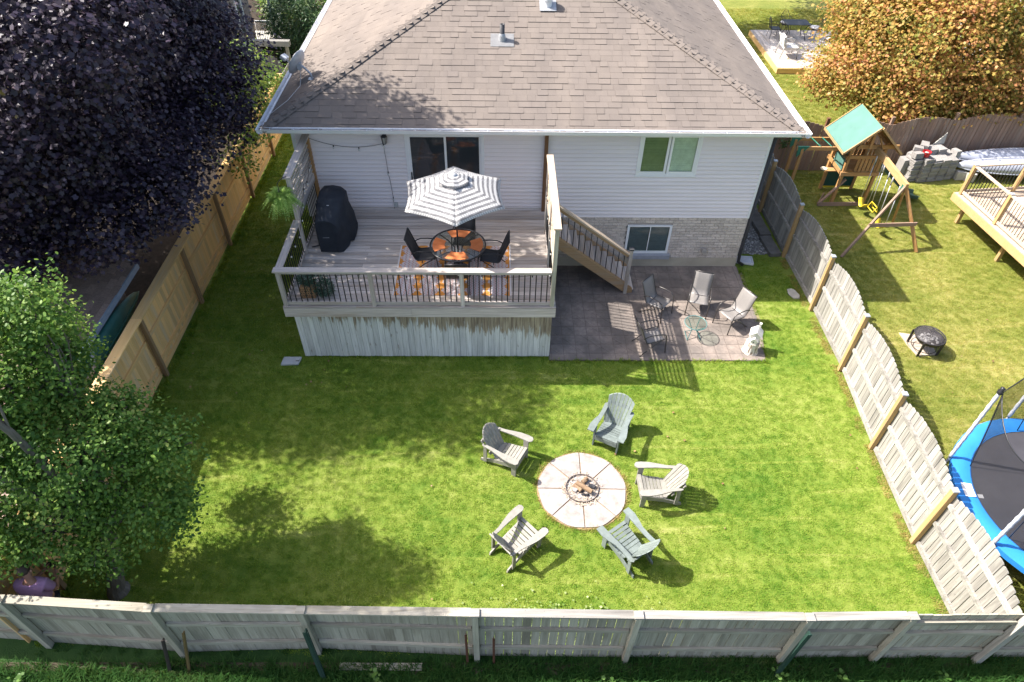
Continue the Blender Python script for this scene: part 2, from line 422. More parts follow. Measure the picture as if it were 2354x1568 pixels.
# clover and broad-leaf weeds
def leaflets(name, mat, pts, r0, r1, seed, n=5, h=(.02, .05), per=1):
    rg = random.Random(seed); b = B()
    for (x, y) in pts:
        for q in range(per):
            a0 = rg.uniform(0, 6.28); z = rg.uniform(*h); cx, cy = x+rg.gauss(0, .012*per), y+rg.gauss(0, .012*per); r = rg.uniform(r0, r1); tx, ty = rg.uniform(-.35, .35), rg.uniform(-.35, .35)
            b.face([(cx+r*math.cos(a0+6.283*k/n), cy+r*math.sin(a0+6.283*k/n), z+r*(tx*math.cos(a0+6.283*k/n)+ty*math.sin(a0+6.283*k/n))) for k in range(n)])
    return struct(b.mk(name, mat, o=(pts[0][0], pts[0][1], 0)), 'stuff')
CLOVER = leafmat('clover_leaf', [(.2, (.16, .25, .05)), (.8, (.36, .42, .17))], .3)
rg = random.Random(11); pts = []
for i in range(1500):
    x = rg.gauss(1.1, 1.0); y = 4.75 + abs(rg.gauss(0, .33))
    if x < 3.2 and math.sin(x*5.1)+math.sin(x*2.3+y*9) > -.9: pts.append((x, y))
leaflets('clover_patch', CLOVER, pts, .012, .026, 3)
WEED = leafmat('weed_leaf', [(.2, (.05, .12, .02)), (.8, (.13, .24, .05))], .3)
pts = []
for i in range(26):
    cx, cy = rg.uniform(-8, 9), rg.uniform(3.3, 4.2)
    for k in range(16): pts.append((cx+rg.gauss(0, .07), cy+rg.gauss(0, .06)))
leaflets('broadleaf_weeds', WEED, pts, .02, .045, 5, 5, (.05, .2))
# fallen leaves on the lawn
FALL = leafmat('fallen_leaf', [(.2, (.20, .11, .05)), (.8, (.36, .24, .12))], .1)
pts = [(rg.uniform(-7.8, -2), rg.uniform(9, 17)) for i in range(34)] + [(rg.uniform(-7, 8), rg.uniform(5, 12)) for i in range(14)] + [(rg.uniform(8.6, 15), rg.uniform(9, 19)) for i in range(25)]
leaflets('fallen_leaves', FALL, [p for p in pts if not skip_yard(*p) or p[0] > 8.5], .014, .03, 8, 5, (.026, .036))
# bare soil strips along the fences
def strip(name, pts, mat, z=-.004, seed=2, wd=.16):
    rg = random.Random(seed); b = B()
    for (x0, y0), (x1, y1) in zip(pts[:-1], pts[1:]):
        n = max(2, int(math.hypot(x1-x0, y1-y0)/.2)); L = []; dx, dy = x1-x0, y1-y0; ln = math.hypot(dx, dy)
        for i in range(n+1):
            t = i/n; L.append((x0+dx*t, y0+dy*t))
        for i in range(n):
            a, c = L[i], L[i+1]; w0 = wd*rg.uniform(.5, 1.3); w1 = wd*rg.uniform(.5, 1.3); nx, ny = -dy/ln, dx/ln
            b.face([(a[0]-nx*wd*.4, a[1]-ny*wd*.4, z), (c[0]-nx*wd*.4, c[1]-ny*wd*.4, z), (c[0]+nx*w1, c[1]+ny*w1, z), (a[0]+nx*w0, a[1]+ny*w0, z)])
    return struct(b.mk(name, mat, o=(pts[0][0], pts[0][1], z)))
strip('bare_soil', [(9, 4.36), (-9, 4.5)], plain('dry_soil', (.085, .07, .05), .95, .1, 0, 0, 6, .3, .5), seed=3, wd=.12)

# gravel and slabs in the right side passage
gv = [plain('gravel_'+k, c, .85, .2, 0, .3, 20, .2) for k, c in (('light', (.42, .40, .38)), ('dark', (.22, .21, .2)))]
b = [B(), B()]
for i in range(2600):
    x, y = rg.uniform(6.88, 8.36), rg.uniform(16.15, 20.5); y0 = 16.25+.25*math.sin(x*3)+rg.uniform(-.12, .12)
    if y < y0: continue
    r = rg.uniform(.012, .034); b[rg.random() < .42].blob((x, y, r*.4), (r*rg.uniform(.8, 1.3), r, r*.7), 5, 3, .2, rg)
sheet('gravel_bed', 6.86, 16.2, 8.4, 21, -.006, plain('gravel_base', (.2, .19, .18), .95, .1, 0, 0, 30, .35, .6))
struct(b[0].mk('light_gravel', gv[0], o=(7.6, 17, 0)), 'stuff'); struct(b[1].mk('dark_gravel', gv[1], o=(7.6, 17, 0)), 'stuff')
SLABM = plain('dark_slab', (.15, .14, .13), .9, .2, 0, .1, 6, .25, .4)
for i, (y0, y1, lb) in enumerate([(16.05, 16.95, 'dark concrete slab lying along the weathered fence, nearest the lawn'), (17.0, 18.35, 'long dark concrete slab along the weathered fence beside the gravel')]):
    o = B().beam((8.20-.03*i, y0, .06+.02*i), (8.12-.06*i, y1, .07+.02*i), .34, .12).mk('concrete_slab', SLABM); tag(o, lb, 'slab', 'slabs along the side passage')

# ------------------------------------------------------------------ fences
def wob(a): return rnd.uniform(-a, a)
# left cedar fence
FX = -8.05
lf = T('cedar_fence', 'new golden cedar privacy fence along the left side of the lawn', 'fence', (FX, 14.5, 0))
y = 4.85; k = 0
while y < 24.5:
    wdt = .138+wob(.004); h = 1.80
    B().span((FX-.085+wob(.003), y, .02+wob(.02)), (FX-.063, y+wdt, h+wob(.008))).mk('board', CEDAR['Z'], lf); y += wdt+.004
for y in [5.86, 8.54, 11.2, 13.88, 16.52, 19.12, 21.86, 24.5]:
    B().span((FX+.005, y-.045, 0), (FX+.095, y+.045, 1.80)).mk('post', CEDARP['Z'], lf)
seg = [4.85, 5.86, 8.54, 11.2, 13.88, 16.52, 19.12, 21.86, 24.55]
for a, c in zip(seg[:-1], seg[1:]):
    B().span((FX-.14, a, 1.805), (FX+.105, c-.004, 1.845)).mk('cap_board', CEDAR['Y'], lf)
    B().span((FX-.062, a+.05, 1.10+wob(.01)), (FX-.02, c-.05, 1.19)).mk('rail', CEDAR['Y'], lf)
    B().span((FX-.062, a+.05, .30+wob(.02)), (FX-.02, c-.05, .39)).mk('rail', CEDAR['Y'], lf)
    B().span((FX-.062, a+.05, 1.70), (FX-.02, c-.05, 1.79)).mk('rail', CEDAR['Y'], lf)
    B().span((FX-.062, a+.05, .02), (FX-.036, c-.05, .16)).mk('kick_board', CEDAR['Y'], lf)
# right weathered fence with scalloped top
RP = [(8.18, 4.55), (8.18, 6.72), (8.27, 9.02), (8.44, 11.41), (8.47, 13.66), (8.45, 16.06), (8.42, 18.48), (8.40, 20.9)]
rf = T('scalloped_fence', 'weathered grey board fence with scalloped tops along the right side of the lawn', 'fence', (8.4, 12, 0))
for i, (p0, p1) in enumerate(zip(RP[:-1], RP[1:])):
    p0 = Vector((*p0, 0)); p1 = Vector((*p1, 0)); d = (p1-p0); L = d.length; d.normalize(); nrm = Vector((d.y, -d.x, 0)); n = round(L/.146); wv = L/n
    for q in range(n):
        t = (q+.5)/n; c = p0+d*(t*L)+nrm*(.085+wob(.004)); h = 1.60+.27*math.sin(math.pi*t)**.8+wob(.006)
        bb = B(); hw = (wv-.012)/2; th = .009; z0 = .03
        prof = [(-hw, z0), (hw, z0), (hw, h-.015), (hw-.02, h), (-hw+.02, h), (-hw, h-.015)]
        bb.prism([c+d*u-nrm*th+Vector((0, 0, z)) for u, z in prof], nrm*2*th)
        bb.mk('board', GREY['Z'], rf)
    for z, hh, w2 in ((1.42+wob(.03), .09, .05), (.82+wob(.03), .09, .05), (.10, .12, .045)):
        beam('rail', p0+d*.06+nrm*.05+Vector((0, 0, z+wob(.03))), p1-d*.06+nrm*.05+Vector((0, 0, z+wob(.03))), w2, hh, GREY['X'], rf)
    if i > 0:
        o = box('post', p0+Vector((0, 0, .90)), (.095, .095, 1.8), TREAT['Z'], rf, rz=math.atan2(d.y, d.x))
        c = box('post_cap', p0+Vector((0, 0, 1.815)), (.112, .112, .03), GREYMET, o, rz=math.atan2(d.y, d.x))
# back fence (seen from outside)
BP = [(-10.2, 4.98), (-7.75, 4.78), (-5.38, 4.60), (-3.10, 4.64), (-.367, 4.50), (2.163, 4.46), (4.83, 4.43), (6.46, 4.44)]
bf = T('back_fence', 'old greenish grey board fence with flat cap across the foreground', 'fence', (0, 4.5, 0))
PH = [1.72, 1.74, 1.78, 1.60, 1.78, 1.76, 1.72, 1.72]
for i, (p0, p1) in enumerate(zip(BP[:-1], BP[1:])):
    h0, h1 = PH[i], PH[i+1]
    p0 = Vector((*p0, 0)); p1 = Vector((*p1, 0)); d = (p1-p0); L = d.length; d.normalize(); nrm = Vector((-d.y, d.x, 0)); n = round(L/.15); wv = L/n
    for q in range(n):
        t = (q+.5)/n; c = p0+d*(t*L)+nrm*(.105+wob(.004)); h = h0+(h1-h0)*t-.05; gap = .012 if -.6 < c.x < 5 and rnd.random() < .6 else .004
        box('board', c+Vector((0, 0, h/2-.01)), (wv-gap, .018, h-.02), BACKW['Z'], bf, rz=math.atan2(d.y, d.x)+wob(.01))
    beam('cap_board', p0+d*.07+nrm*.065+Vector((0, 0, h0-.02)), p1-d*.07+nrm*.065+Vector((0, 0, h1-.02)), .135, .036, BACKW['X'] if i < 4 else GREY['X'], bf)
    for z in (1.12, .42):
        k = z/1.72
        beam('rail', p0+d*.07+nrm*.07+Vector((0, 0, h0*k+.01)), p1-d*.07+nrm*.07+Vector((0, 0, h1*k+wob(.02))), .045, .09, BACKW['X'], bf)
for i, p0 in enumerate(BP):
    p0 = Vector((*p0, 0)); h = PH[i]
    o = box('post', p0+Vector((0, .03, h/2)), (.095, .095, h), BACKW['Z'], bf)
    box('post_cap', p0+Vector((0, .045, h+.015)), (.14, .13, .035), BACKW['X'] if i < 4 else GREY['X'], o)
# its lower continuation beyond the corner
bx = T('corner_fence', 'plain capless grey board fence continuing past the right corner', 'fence', (8.4, 4.45, 0))
x = 6.58
while x < 11.4:
    hh = 1.70+wob(.01); box('board', (x, 4.52+wob(.004), hh/2), (.136, .02, hh), BACKW['Z'], bx); x += .148
for a, c in ((6.52, 8.18), (8.32, 11.3)):
    for z in (1.50, 1.10, .42): span('rail', (a, 4.455, z-.05), (c, 4.505, z+.05), BACKW['X'], bx)
for x in (8.25, 10.9): box('post', (x, 4.43, .86), (.10, .10, 1.72), GREY['Z'], bx)
# stakes leaning by the back fence
RUST = plain('rusty_steel', (.13, .055, .035), .8, .3, .2); DGREEN = plain('dark_green_paint', (.018, .045, .035), .6, .4); DBROWN = plain('dark_stake', (.035, .028, .025), .8, .3); OCH = plain('ochre_steel', (.13, .09, .035), .8, .3)
for a, c, m, wd, lb in [((-5.53, 4.36, 0), (-5.37, 4.5, 1.0), DBROWN, .055, 'short black steel stake left of the second fence post'),
    ((-5.22, 4.38, 0), (-4.98, 4.52, 1.22), OCH, .05, 'olive brown steel stake right of the second fence post'),
    ((-2.93, 4.25, 0), (-3.06, 4.52, 1.25), DGREEN, .085, 'thick dark green stake leaning on the third fence post'),
    ((-.528, 4.47, 0), (-.522, 4.47, 1.20), RUST, .04, 'rusty steel stake just left of the middle fence post'),
    ((-.08, 4.47, 0), (-.08, 4.47, 1.05), RUST, .04, 'rusty steel stake just right of the middle fence post'),
    ((4.72, 4.25, 0), (4.83, 4.31, 1.55), DGREEN, .07, 'tall dark green stake tied to a post near the right corner')]:
    o = T('fence_stake', lb, 'stake', a, 'stakes along the back fence')
    a, c = Vector(a), Vector(c)
    beam('shaft', a, c, wd*.35, wd, m, o, up=(0, 1, 0)); beam('flange', a+Vector((0, -wd*.3, .01)), c+Vector((0, -wd*.3, -.01)), wd, wd*.25, m, o, up=(0, 1, 0))
o = T('plank', 'loose grey plank lying at the foot of the back fence', 'plank', (-2.0, 4.4, .03)); tag(o, o['label'], 'plank')
beam('board', (-2.7, 4.42, .04), (-1.3, 4.40, .04), .12, .03, BACKW['X'], o)
# brown fence behind the play set
wf = T('brown_fence', 'reddish brown board fence behind the play set and boat', 'fence', (14, 21.4, 0))
QP = [(9.0, 21.25), (11.0, 21.1), (13.3, 21.3), (15.7, 21.65), (18.1, 21.9), (20.5, 22.1)]
for i, (p0, p1) in enumerate(zip(QP[:-1], QP[1:])):
    p0 = Vector((*p0, 0)); p1 = Vector((*p1, 0)); d = (p1-p0); L = d.length; d.normalize(); nrm = Vector((-d.y, d.x, 0)); n = round(L/.15); wv = L/n
    for q in range(n):
        t = (q+.5)/n; c = p0+d*(t*L); h = 1.62+.2*math.sin(math.pi*t)+wob(.01)
        box('board', c+Vector((0, wob(.004), h/2)), (wv-rnd.choice((.006, .012, .022)), .018, h), BROWNF['Z'], wf, rz=math.atan2(d.y, d.x)+wob(.004))
    for z in (1.4, .85, .25): beam('rail', p0+nrm*.04+Vector((0, 0, z)), p1+nrm*.04+Vector((0, 0, z)), .04, .09, BROWNF['X'], wf)
    box('post', p1+nrm*.10+Vector((0, 0, .93)), (.09, .09, 1.86), BROWNF['Z'], wf)
box('post', (11.0, 21.2, .95), (.1, .1, 1.9), DARKP['Z'], wf)
# ------------------------------------------------------------------ house
HY = 15.59; HX0, HX1 = -5.13, 6.86; EX0, EX1, EY, EZ = -5.64, 7.37, 15.06, 4.43; PT = .405
hs = T('house', 'raised bungalow with pale siding and a tan shingled hip roof', 'house', (.86, HY, 0))
SID = N('vinyl_siding')
_v = SID.obj(); _c = SID.ramp(SID.noise(SID.mapv(_v, (.5, 1, 3)), 1.2, 3), [(.3, (.72, .65, .64)), (.7, (.77, .70, .69))])
_c = vary(SID, _c, .025); SID.bump(SID.noise(SID.mapv(_v, (2, 2, 30)), 2, 2), .06, .004); SID = SID.fin(_c, .55, .3)
BRICK = N('buff_brick'); _v = BRICK.obj()
_c = BRICK.ramp(BRICK.noise(_v, 28, 5, .65), [(.3, (.38, .31, .26)), (.5, (.55, .475, .42)), (.72, (.64, .58, .53))]); _c = vary(BRICK, _c, .14)
BRICK.bump(BRICK.noise(_v, 60, 4), .5, .006); BRICK = BRICK.fin(_c, .9, .2)
MORT = plain('mortar', (.36, .32, .29), .95, .1, 0, 0, 12, .1, .2)
SHN = N('shingle'); _v = SHN.obj(91.)
_c = SHN.ramp(SHN.noise(_v, 160, 2, .7), [(.3, (.14, .12, .106)), (.7, (.235, .205, .184))]); _c = vary(SHN, _c, .055)
_bg = SHN.ramp(SHN.noise(SHN.mapv(SHN.wpos(), (1.3, .35, .35)), 1., 4, .6), [(.3, (.84, .83, .84)), (.7, (1.08, 1.05, 1.02))]); _c = SHN.mix(1., _c, _bg, 'MULTIPLY')
SHN.bump(SHN.noise(_v, 300, 2), .3, .003); SHN = SHN.fin(_c, .95, .12)
# core and foundation
B().span((HX0+.02, HY+.035, .3), (HX1-.02, 26.5, 4.36)).mk('wall', plain('wall_sheathing', (.5, .48, .47)), hs)
B().span((HX0+.01, HY-.02, -.1), (HX1+.01, 26.5, .31)).mk('foundation', FOUND, hs)
# openings x0,x1,z0,z1
DOOR = (-2.37, -.39, 1.90, 4.12); WIN = (3.53, 5.10, 2.965, 4.15); BWIN = (3.555, 4.80, .47, 1.415)
# siding courses
z = 1.67; SE = .1125
def side_course(x0, x1, z):
    b = B(); y0 = HY+.03
    b.prism([(x0, y0, z+.009), (x0, HY-.034, z+.008), (x0, HY-.033, z+.020), (x0, HY+.016, z+SE), (x0, y0, z+SE)], (x1-x0, 0, 0)); b.mk('siding_board', SID, hs)
while z < 4.34:
    cuts = [(HX0+.06, HX1-.06)]
    for o in (DOOR, WIN):
        if z+SE > o[2] and z < o[3]:
            nc = []
            for a, c in cuts:
                if o[0] > a and o[1] < c: nc += [(a, o[0]), (o[1], c)]
                else: nc.append((a, c))
            cuts = nc
    for a, c in cuts: side_course(a, c, z+wob(.0008))
    z += SE
# brick courses with recessed joints
B().span((HX0+.02, HY+.012, .305), (HX1-.005, HY+.034, 1.668)).mk('mortar', MORT, hs)
z = .315; row = 0; BL, BH = .257, .0905
while z < 1.62:
    x = HX1 - (BL if row % 2 else BL*.5)
    x1 = HX1
    while x1 > 1.32:
        x0 = max(x, 1.3); 
        h = min(BH-.011, 1.667-z)
        segs = [(x0, x1-.011)]
        if z+h > BWIN[2]-.12 and z < BWIN[3]:
            segs = [(a, c) for a, c in ((x0, min(x1-.011, BWIN[0]-.01)), (max(x0, BWIN[1]+.01), x1-.011)) if c-a > .03]
        for a, c in segs: B().span((a, HY-.012+wob(.002), z), (c, HY+.02, z+h)).mk('brick', BRICK, hs)
        x1 = x; x -= BL
    z += BH; row += 1
# corner posts, frieze, soffit
B().span((HX1-.065, HY-.02, 1.66), (HX1+.03, HY+.07, 4.34)).mk('corner_trim', WHITE, hs)
B().span((HX0-.03, HY-.02, 1.66), (HX0+.065, HY+.07, 4.34)).mk('corner_trim', WHITE, hs)
B().span((EX0+.03, EY+.03, 4.345), (EX1-.03, HY+.2, 4.362)).mk('soffit', WHITE, hs)
B().span((EX0+.02, HY, 4.345), (HX0, 26.5, 4.362)).mk('soffit', WHITE, hs)
B().span((HX1, HY, 4.345), (EX1-.02, 26.5, 4.362)).mk('soffit', WHITE, hs)
for a, c in (((EX0, EY, 4.345), (EX1, EY+.025, 4.47)), ((EX0, EY, 4.345), (EX0+.025, 27, 4.47)), ((EX1-.025, EY, 4.345), (EX1, 27, 4.47))): B().span(a, c).mk('fascia', WHITE, hs)
# gutters: open troughs with hanger straps
def gutter(a, c, out):
    a, c, out = Vector(a), Vector(c), Vector(out); b = B()
    prof = [(0, .115), (0, 0), (.075, 0), (.095, .03), (.105, .075), (.125, .115), (.118, .118), (.098, .078), (.088, .036), (.07, .006), (.006, .006), (.006, .115)]
    b.prism([a+out*u+Vector((0, 0, v)) for u, v in prof], c-a); return b.mk('gutter', GUTTER, hs)
g = gutter((EX0-.12, EY, 4.36), (EX1+.12, EY, 4.36), (0, -1, 0))
n = 23
for i in range(n):
    x = EX0+.2+i*(EX1-EX0-.4)/(n-1); B().span((x-.012, EY-.115, 4.458), (x+.012, EY, 4.463)).mk('hanger', GREYMET, g)
for x0, sx in ((EX0, -1), (EX1, 1)):
    g2 = gutter((x0, EY-.12, 4.362), (x0, 27, 4.362), (sx, 0, 0))
    for i in range(14): B().span((x0, EY+.3+i*.85, 4.46), (x0+sx*.115, EY+.32+i*.85, 4.465)).mk('hanger', GREYMET, g2)
# roof planes as courses of shingle tabs
def zr(y): return EZ + PT*(y-EY)
RX = (EX0+EX1)/2; RY = EY+(EX1-EX0)/2
rb = B()
zz = lambda d: EZ-.012+PT*d
rb.add([(EX0, EY, zz(0)), (EX1, EY, zz(0)), (RX, RY, zz(RY-EY)), (EX0, 32, zz(0)), (EX1, 32, zz(0)), (RX, 32, zz(RY-EY))], [(0, 1, 2), (0, 2, 5, 3), (1, 4, 5, 2)])
roof = rb.mk('roof', plain('roof_felt', (.1, .09, .085)), hs)
EXPO = .1775; nm = Vector((0, -PT, 1)).normalized(); up_ = Vector((0, 1, PT)).normalized()
def tab(b, x0, x1, d, th, frame_):
    """one tab from eave distance d, lifted by th at its lower edge"""
    P = frame_
    l = EXPO*1.25
    lo0, lo1, hi0, hi1 = P(x0, d), P(x1, d), P(x0, d+l), P(x1, d+l)
    nn = (lo1-lo0).cross(hi0-lo0).normalized()
    if nn.z < 0: nn = -nn
    V = [lo0, lo1, hi1+nn*.001, hi0+nn*.001, lo0+nn*th, lo1+nn*th, hi1+nn*.003, hi0+nn*.003]
    b.add(V, [(0, 1, 5, 4), (1, 2, 6, 5), (3, 0, 4, 7), (4, 5, 6, 7)])
fr_front = lambda x, d: Vector((x, EY+d, EZ+PT*d))
fr_left = lambda s, d: Vector((EX0+d, s, EZ+PT*d))
fr_right = lambda s, d: Vector((EX1-d, s, EZ+PT*d))
rest = B(); r = 0; d = -.03; cnt = 0; TW = .335
while d < 6.6:
    a, c = EX0+max(d, 0)+.005, EX1-max(d, 0)-.005; x = a - TW*(.5*(r % 2)+.08*(r % 3))+wob(.03)
    while x < c:
        wv = rnd.choice((.335, .335, .26, .20, .30)); x0, x1 = max(x, a), min(x+wv-.004, c)
        if x1-x0 > .02:
            th = rnd.choice((.007, .009, .017, .019))
            dd = d+wob(.003)
            if cnt < 300: b = B(); tab(b, x0, x1, dd, th, fr_front); b.mk('shingle', SHN, roof); cnt += 1
            else: tab(rest, x0, x1, dd, th, fr_front)
        x += wv
    d += EXPO; r += 1
for fr in (fr_left, fr_right):
    d = -.03; r = 0
    while d < 6.6:
        s = EY+max(d, 0) - TW*(.5*(r % 2)+.08*(r % 3))
        while s < 26:
            s0 = max(s, EY+max(d, 0)+.005)
            if s+TW-.004 > s0+.02: tab(rest, s0, s+TW-.004, d+wob(.003), rnd.choice((.008, .010, .017)), fr)
            s += TW
        d += EXPO; r += 1
rs = rest.mk('roof_shingles', SHN, roof); rs['kind'] = 'stuff'
# hip caps: bent shingles overlapping up each hip
for sx, x0 in ((1, EX0), (-1, EX1)):
    hd = Vector((sx, 1, PT)); hl = hd.length; hd.normalize(); n0 = Vector((0, -PT, 1)).normalized(); n1 = Vector((-sx*PT, 0, 1)).normalized()
    w0 = hd.cross(n0).normalized(); w0 = w0 if w0.y < w0.x*sx else -w0
    e0 = Vector((sx, -0, 0)); 
    a0 = (Vector((sx, 0, 0)) - hd*Vector((sx, 0, 0)).dot(hd)).normalized(); a1 = (Vector((0, 1, PT)) - hd*hd.dot(Vector((0, 1, PT)))).normalized()
    sa = Vector((sx, 0, 0)); sb = Vector((0, 1, 0))
    dA = (sa - n0*sa.dot(n0)); dA = (dA-hd*dA.dot(hd)).normalized(); dB = (sb - n1*sb.dot(n1)); dB = (dB-hd*dB.dot(hd)).normalized()
    t = -.05
    while t < 9.5:
        o = Vector((x0, EY, EZ))+hd*t; l = .26; q = .17
        b = B(); lift0, lift1 = .060, .034
        nc = (n0+n1).normalized()
        P = [o+dA*q+n0*.034, o+nc*.052, o+dB*q+n1*.034]
        P2 = [o+hd*l+dA*q+n0*.026, o+hd*l+nc*.040, o+hd*l+dB*q+n1*.026]
        dn = (n0+n1)*-.008
        b.add(P+P2+[v+dn*2 for v in P], [(0, 1, 4, 3), (1, 2, 5, 4), (6, 7, 1, 0), (7, 8, 2, 1)])
        b.mk('hip_cap', SHN, roof); t += .205
# plumbing stack, white vent
vx, vy = .062, 17.80; vz = zr(vy)
v = B().lathe([(.062, -.1), (.062, .40), (.046, .40), (.046, .1)], (vx, vy, vz), 12).mk('vent_stack', plain('dark_vent', (.05, .05, .055), .6), roof, smooth=True)
B().lathe([(.10, -.06), (.085, .10), (.066, .16)], (vx, vy, vz+.02), 12).mk('collar', GREYMET, v)
fb = B(); P = fr_front; fb.add([P(vx-.3, vy-EY-.22)+nm*.022, P(vx+.3, vy-EY-.22)+nm*.022, P(vx+.3, vy-EY+.2)+nm*.022, P(vx-.3, vy-EY+.2)+nm*.022], [(0, 1, 2, 3)]); fb.mk('flashing', plain('dull_flashing', (.20, .20, .205), .7, .3), v)
vx, vy = 1.27, 18.95; vz = zr(vy)
v = B().lathe([(.11, -.1), (.11, .17), (.145, .17), (.145, .33), (.10, .37), (0, .375)], (vx, vy, vz), 14).mk('roof_vent', WHITE, roof, smooth=False)
fb = B(); fb.box((vx, vy-.02, vz+.03), (.44, .40, .012), 0, Matrix.Rotation(math.atan(PT), 3, 'X')); fb.mk('vent_flange', GREYMET, v)
# sliding door
x0, x1, z0, z1 = DOOR; f = .075
b = B(); yf = HY-.03
b.span((x0, yf, z0), (x0+f, HY+.05, z1)); b.span((x1-f, yf, z0), (x1, HY+.05, z1)); b.span((x0+f, yf+.002, z1-f), (x1-f, HY+.05, z1)); b.span((x0+f, yf+.002, z0), (x1-f, HY+.05, z0+.06))
sd = b.mk('sliding_door', WHITE, hs)
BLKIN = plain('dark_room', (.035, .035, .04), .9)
def sash(name, x0, x1, z0, z1, y, par, fw=.05, gl=GLASS):
    b = B(); b.span((x0, y, z0), (x0+fw, y+.03, z1)); b.span((x1-fw, y, z0), (x1, y+.03, z1)); b.span((x0+fw, y+.001, z1-fw), (x1-fw, y+.03, z1)); b.span((x0+fw, y+.001, z0), (x1-fw, y+.03, z0+fw))
    o = b.mk(name, WHITE, par); return o
xm = -1.375
for a, c, y in ((x0+f, xm+.035, HY-.012), (xm-.035, x1-f, HY+.012)):
    s = sash('door_panel', a, c, z0+.06, z1-f, y, sd, .055)
    B().span((a+.055, y+.012, z0+.115), (c-.055, y+.018, z1-f-.055)).mk('pane', GLASS, s)
box('handle', (x0+f+.028, HY-.03, z0+1.0), (.03, .03, .24), BLACK, sd)
# upper window: two casements with blinds
x0, x1, z0, z1 = WIN; b = B(); f = .055
b.span((x0, HY-.035, z0), (x0+f, HY+.05, z1)); b.span((x1-f, HY-.035, z0), (x1, HY+.05, z1)); b.span((x0+f, HY-.033, z1-f), (x1-f, HY+.05, z1)); b.span((x0+f, HY-.033, z0), (x1-f, HY+.05, z0+f)); b.span((x0-.03, HY-.045, z0-.025), (x1+.03, HY+.02, z0-.001))
uw = b.mk('casement_window', WHITE, hs); xm = (x0+x1)/2
GRNGL = N('green_tinted_glass'); GRNGL.b.inputs['Base Color'].default_value = (.06, .10, .03, 1); GRNGL = GRNGL.fin((.075, .115, .04), .06, .6)
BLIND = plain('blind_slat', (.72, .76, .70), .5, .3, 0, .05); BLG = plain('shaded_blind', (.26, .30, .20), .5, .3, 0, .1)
def winglass(name, a, al):
    m = N(name); tr = m.n('BsdfTransparent'); tr.inputs[0].default_value = (*a, 1); gl = m.n('BsdfGlossy'); gl.inputs['Roughness'].default_value = .03; gl.inputs[0].default_value = (1, 1, 1, 1)
    mx = m.n('MixShader'); lw = m.n('LayerWeight'); lw.inputs[0].default_value = .5; m.l(m.math('MULTIPLY_ADD', m.math('POWER', lw.outputs['Facing'], 4.), .6, al), mx.inputs[0]); m.l(tr.outputs[0], mx.inputs[1]); m.l(gl.outputs[0], mx.inputs[2]); m.l(mx.outputs[0], m.out.inputs[0]); return m.m
PANE = winglass('pane_glass', (.88, .92, .88), .03)
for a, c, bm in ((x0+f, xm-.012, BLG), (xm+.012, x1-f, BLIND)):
    s = sash('window_sash', a, c, z0+f, z1-f, HY-.025, uw, .06)
    B().span((a+.06, HY-.012, z0+f+.06), (c-.06, HY-.008, z1-f-.06)).mk('pane', PANE, s)
    q = B(); zz_ = z0+f+.10
    while zz_ < z1-f-.05:
        q.box(((a+c)/2, HY+.02, zz_), (c-a-.13, .022, .018), 0, Matrix.Rotation(.5, 3, 'X')); zz_ += .030
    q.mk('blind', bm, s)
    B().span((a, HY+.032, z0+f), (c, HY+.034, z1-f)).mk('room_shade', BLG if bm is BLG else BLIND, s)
# basement window
x0, x1, z0, z1 = BWIN; b = B(); f = .045
b.span((x0, HY-.03, z0), (x0+f, HY+.02, z1)); b.span((x1-f-.02, HY-.03, z0), (x1, HY+.02, z1)); b.span((x0+f, HY-.028, z1-f), (x1-f, HY+.02, z1)); b.span((x0+f, HY-.028, z0), (x1-f, HY+.02, z0+f+.03))
bw = b.mk('slider_window', WHITE, hs); xm = (x0+x1)/2
DKBL = plain('grey_blind_slat', (.16, .18, .21), .5, .3, 0, .06)
for a, c in ((x0+f, xm+.012), (xm+.012, x1-f-.02)):
    s = B().span((a, HY-.02, z0+f+.03), (a+.022, HY, z1-f)).mk('window_sash', WHITE, bw)
    B().span((a+.022, HY-.012, z0+f+.03), (c, HY-.009, z1-f)).mk('pane', PANE, s)
    q = B(); zz_ = z0+.10
    while zz_ < z1-.05: q.box(((a+c)/2, HY+.006, zz_), (c-a-.03, .02, .012), 0, Matrix.Rotation(.55, 3, 'X')); zz_ += .026
    q.mk('blind', DKBL, s)
B().span((x0-.02, HY+.0105, z0), (x1+.02, HY+.0115, z1)).mk('dark_room_sheet', BLKIN, bw)  # flat dark sheet behind the slats, standing for the unlit room
B().prism([(x0+.13, HY-.01, z0-.005), (x0+.13, HY-.10, z0-.03), (x0+.13, HY-.10, z0-.16), (x0+.13, HY-.01, z0-.16)], (x1-x0-.13+.07, 0, 0)).mk('sill', plain('sill_stone', (.30, .31, .34), .9, .2, 0, 0, 8, .1), bw)
# outlets, junction box, post on wall
box('outlet', (-2.77, HY-.03, 2.06), (.10, .05, .13), plain('grey_plastic', (.42, .43, .42)), hs)
box('junction_box', (5.83, HY-.06, .60), (.11, .09, .13), plain('box_plastic', (.33, .31, .29)), hs)
# downspout at the right corner
dp = B().tube([(HX1+.05, HY-.02, 4.3), (HX1+.05, HY-.02, .45), (HX1+.06, HY-.05, .2), (HX1+.22, HY-.02, .07)], .05, 8).mk('downspout', plain('dark_downspout', (.03, .03, .035), .6), hs, smooth=True)

